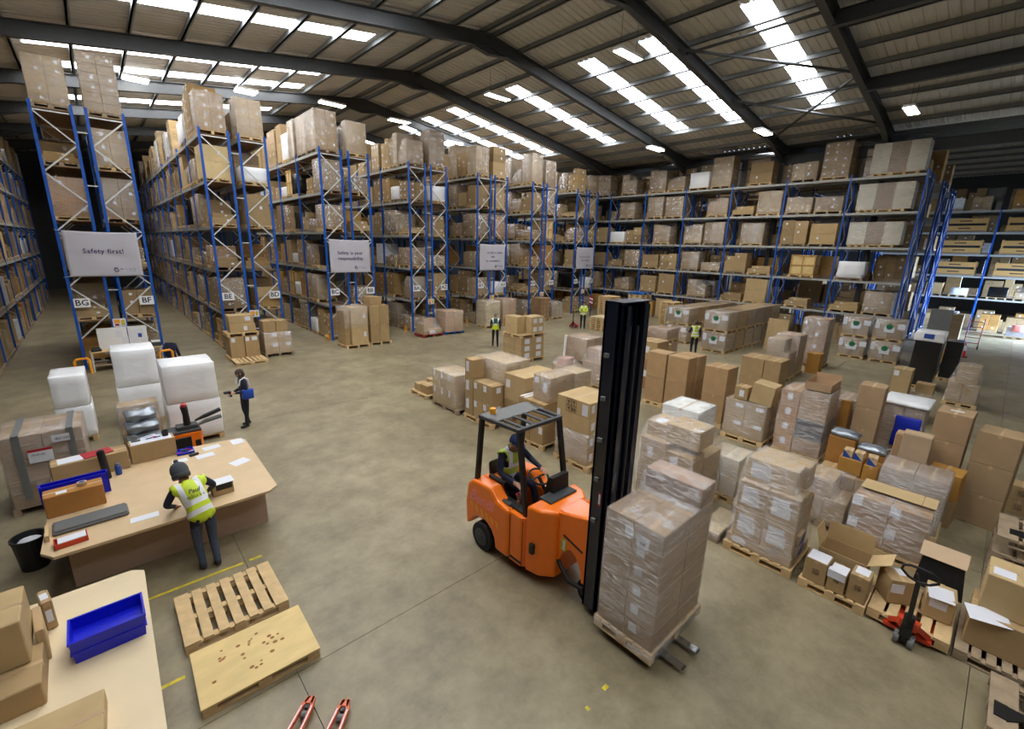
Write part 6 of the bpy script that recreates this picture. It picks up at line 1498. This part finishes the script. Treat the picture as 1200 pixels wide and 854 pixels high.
# woman with a scanner
wm = person('woman in navy workwear holding a hand scanner on the open floor', 2.47, 13.55, math.radians(95),
       dict(look=(0, 1, -.6), head=(0, .06, 1.56), crown=(0, .07, 1.64), neck=(0, .02, 1.48), neckb=(0, 0, 1.42), chest=(0, 0, 1.25), sh_l=(-.17, 0, 1.36), sh_r=(.17, 0, 1.36), el_l=(-.22, .0, 1.08), wr_l=(-.08, .22, 1.04), el_r=(.22, .0, 1.08), wr_r=(.06, .24, 1.04),
            pelvis=(0, 0, .92), waist=(0, 0, 1.06), hip_l=(-.1, 0, .88), hip_r=(.1, 0, .88), an_l=(-.12, .06, .09), an_r=(.12, -.06, .09)), hair='long', vest='vest_navy' if 0 else None, sc=.98)
ob('reflective_strap', MB().tube([(-.13, .13, 1.25), (-.14, .1, 1.4), (-.14, 0, 1.45), (-.14, -.09, 1.4), (-.14, -.13, 1.2)], .02, 6).mesh('reflective_strap', 'reflective'), wm)
ob('reflective_strap', MB().tube([(.13, .13, 1.25), (.14, .1, 1.4), (.14, 0, 1.45), (.14, -.09, 1.4), (.14, -.13, 1.2)], .02, 6).mesh('reflective_strap', 'reflective'), wm)
ob('blue_pouch', film_mesh(corners((-.26, -.16, .86, -.14, .08, 1.12)), .01, .02, 2, 'cobalt'), wm)
hs = thing('hand_scanner', 'black hand scanner held by the woman in navy', 'scanner', (2.14, 13.53, 1.0), math.radians(95)); ob('head', MB().cbox(-.05, -.02, .03, .05, .14, .09).mesh('head', 'black'), hs); ob('grip', MB().bar((0, 0, .04), (0, -.02, -.08), .035, .05).mesh('grip', 'black'), hs); ob('paper_slip', MB().box(.03, -.03, -.1, .035, .04, .02).mesh('paper_slip', 'paper'), hs)
person('man seen from behind in a green and yellow vest beyond the carton rows', 14.77, 17.5, math.radians(-38), dict(an_l=(-.12, .05, .09), an_r=(.12, -.05, .09), wr_l=(-.2, .16, .98), wr_r=(.24, .1, .95)), vest='vest_green', top='navy', hairm='hair_grey')
mb_ = person('man in a yellow jacket with folded arms near the pallet stack', 22.9, 18.35, math.radians(128),
       dict(el_l=(-.25, .06, 1.16), wr_l=(.06, .2, 1.2), el_r=(.25, .06, 1.16), wr_r=(-.08, .2, 1.14)), vest='vest_jacket', top='hivis', hair='short', hairm='hair', sc=1.02)
person('man in a yellow vest half hidden beside the long double block', 21.75, 10.25, math.radians(-50), dict(el_l=(-.26, .1, 1.14), wr_l=(-.2, .36, 1.1)), vest='vest_yellow', top='navy', sc=1.0)
person('forklift driver in navy with a cap and yellow vest, hand on the wheel', 4.75, 5.22, PI,
       dict(pelvis=(0, .0, .98), waist=(0, .02, 1.12), chest=(0, .05, 1.33), neckb=(0, .09, 1.5), neck=(0, .13, 1.56), head=(.02, .19, 1.64), crown=(.02, .2, 1.72), look=(.1, 1, -.7),
            sh_l=(-.19, .06, 1.44), el_l=(-.3, .22, 1.26), wr_l=(-.2, .56, 1.26), sh_r=(.19, .06, 1.44), el_r=(.3, .14, 1.18), wr_r=(.24, .4, 1.1),
            hip_l=(-.1, .04, .96), kn_l=(-.13, .46, .96), an_l=(-.13, .6, .42), hip_r=(.1, .04, .96), kn_r=(.13, .46, .96), an_r=(.13, .6, .42), floor=.3), vest='vest_driver', top='navy', legs='navy', hat='cap', hair='short', group=None, z=.15, sc=1.06)
pallet_truck('red hand pallet truck beside the man in the yellow jacket', 22.6, 18.9, .6, m='red_plastic', handle_tilt=.1)
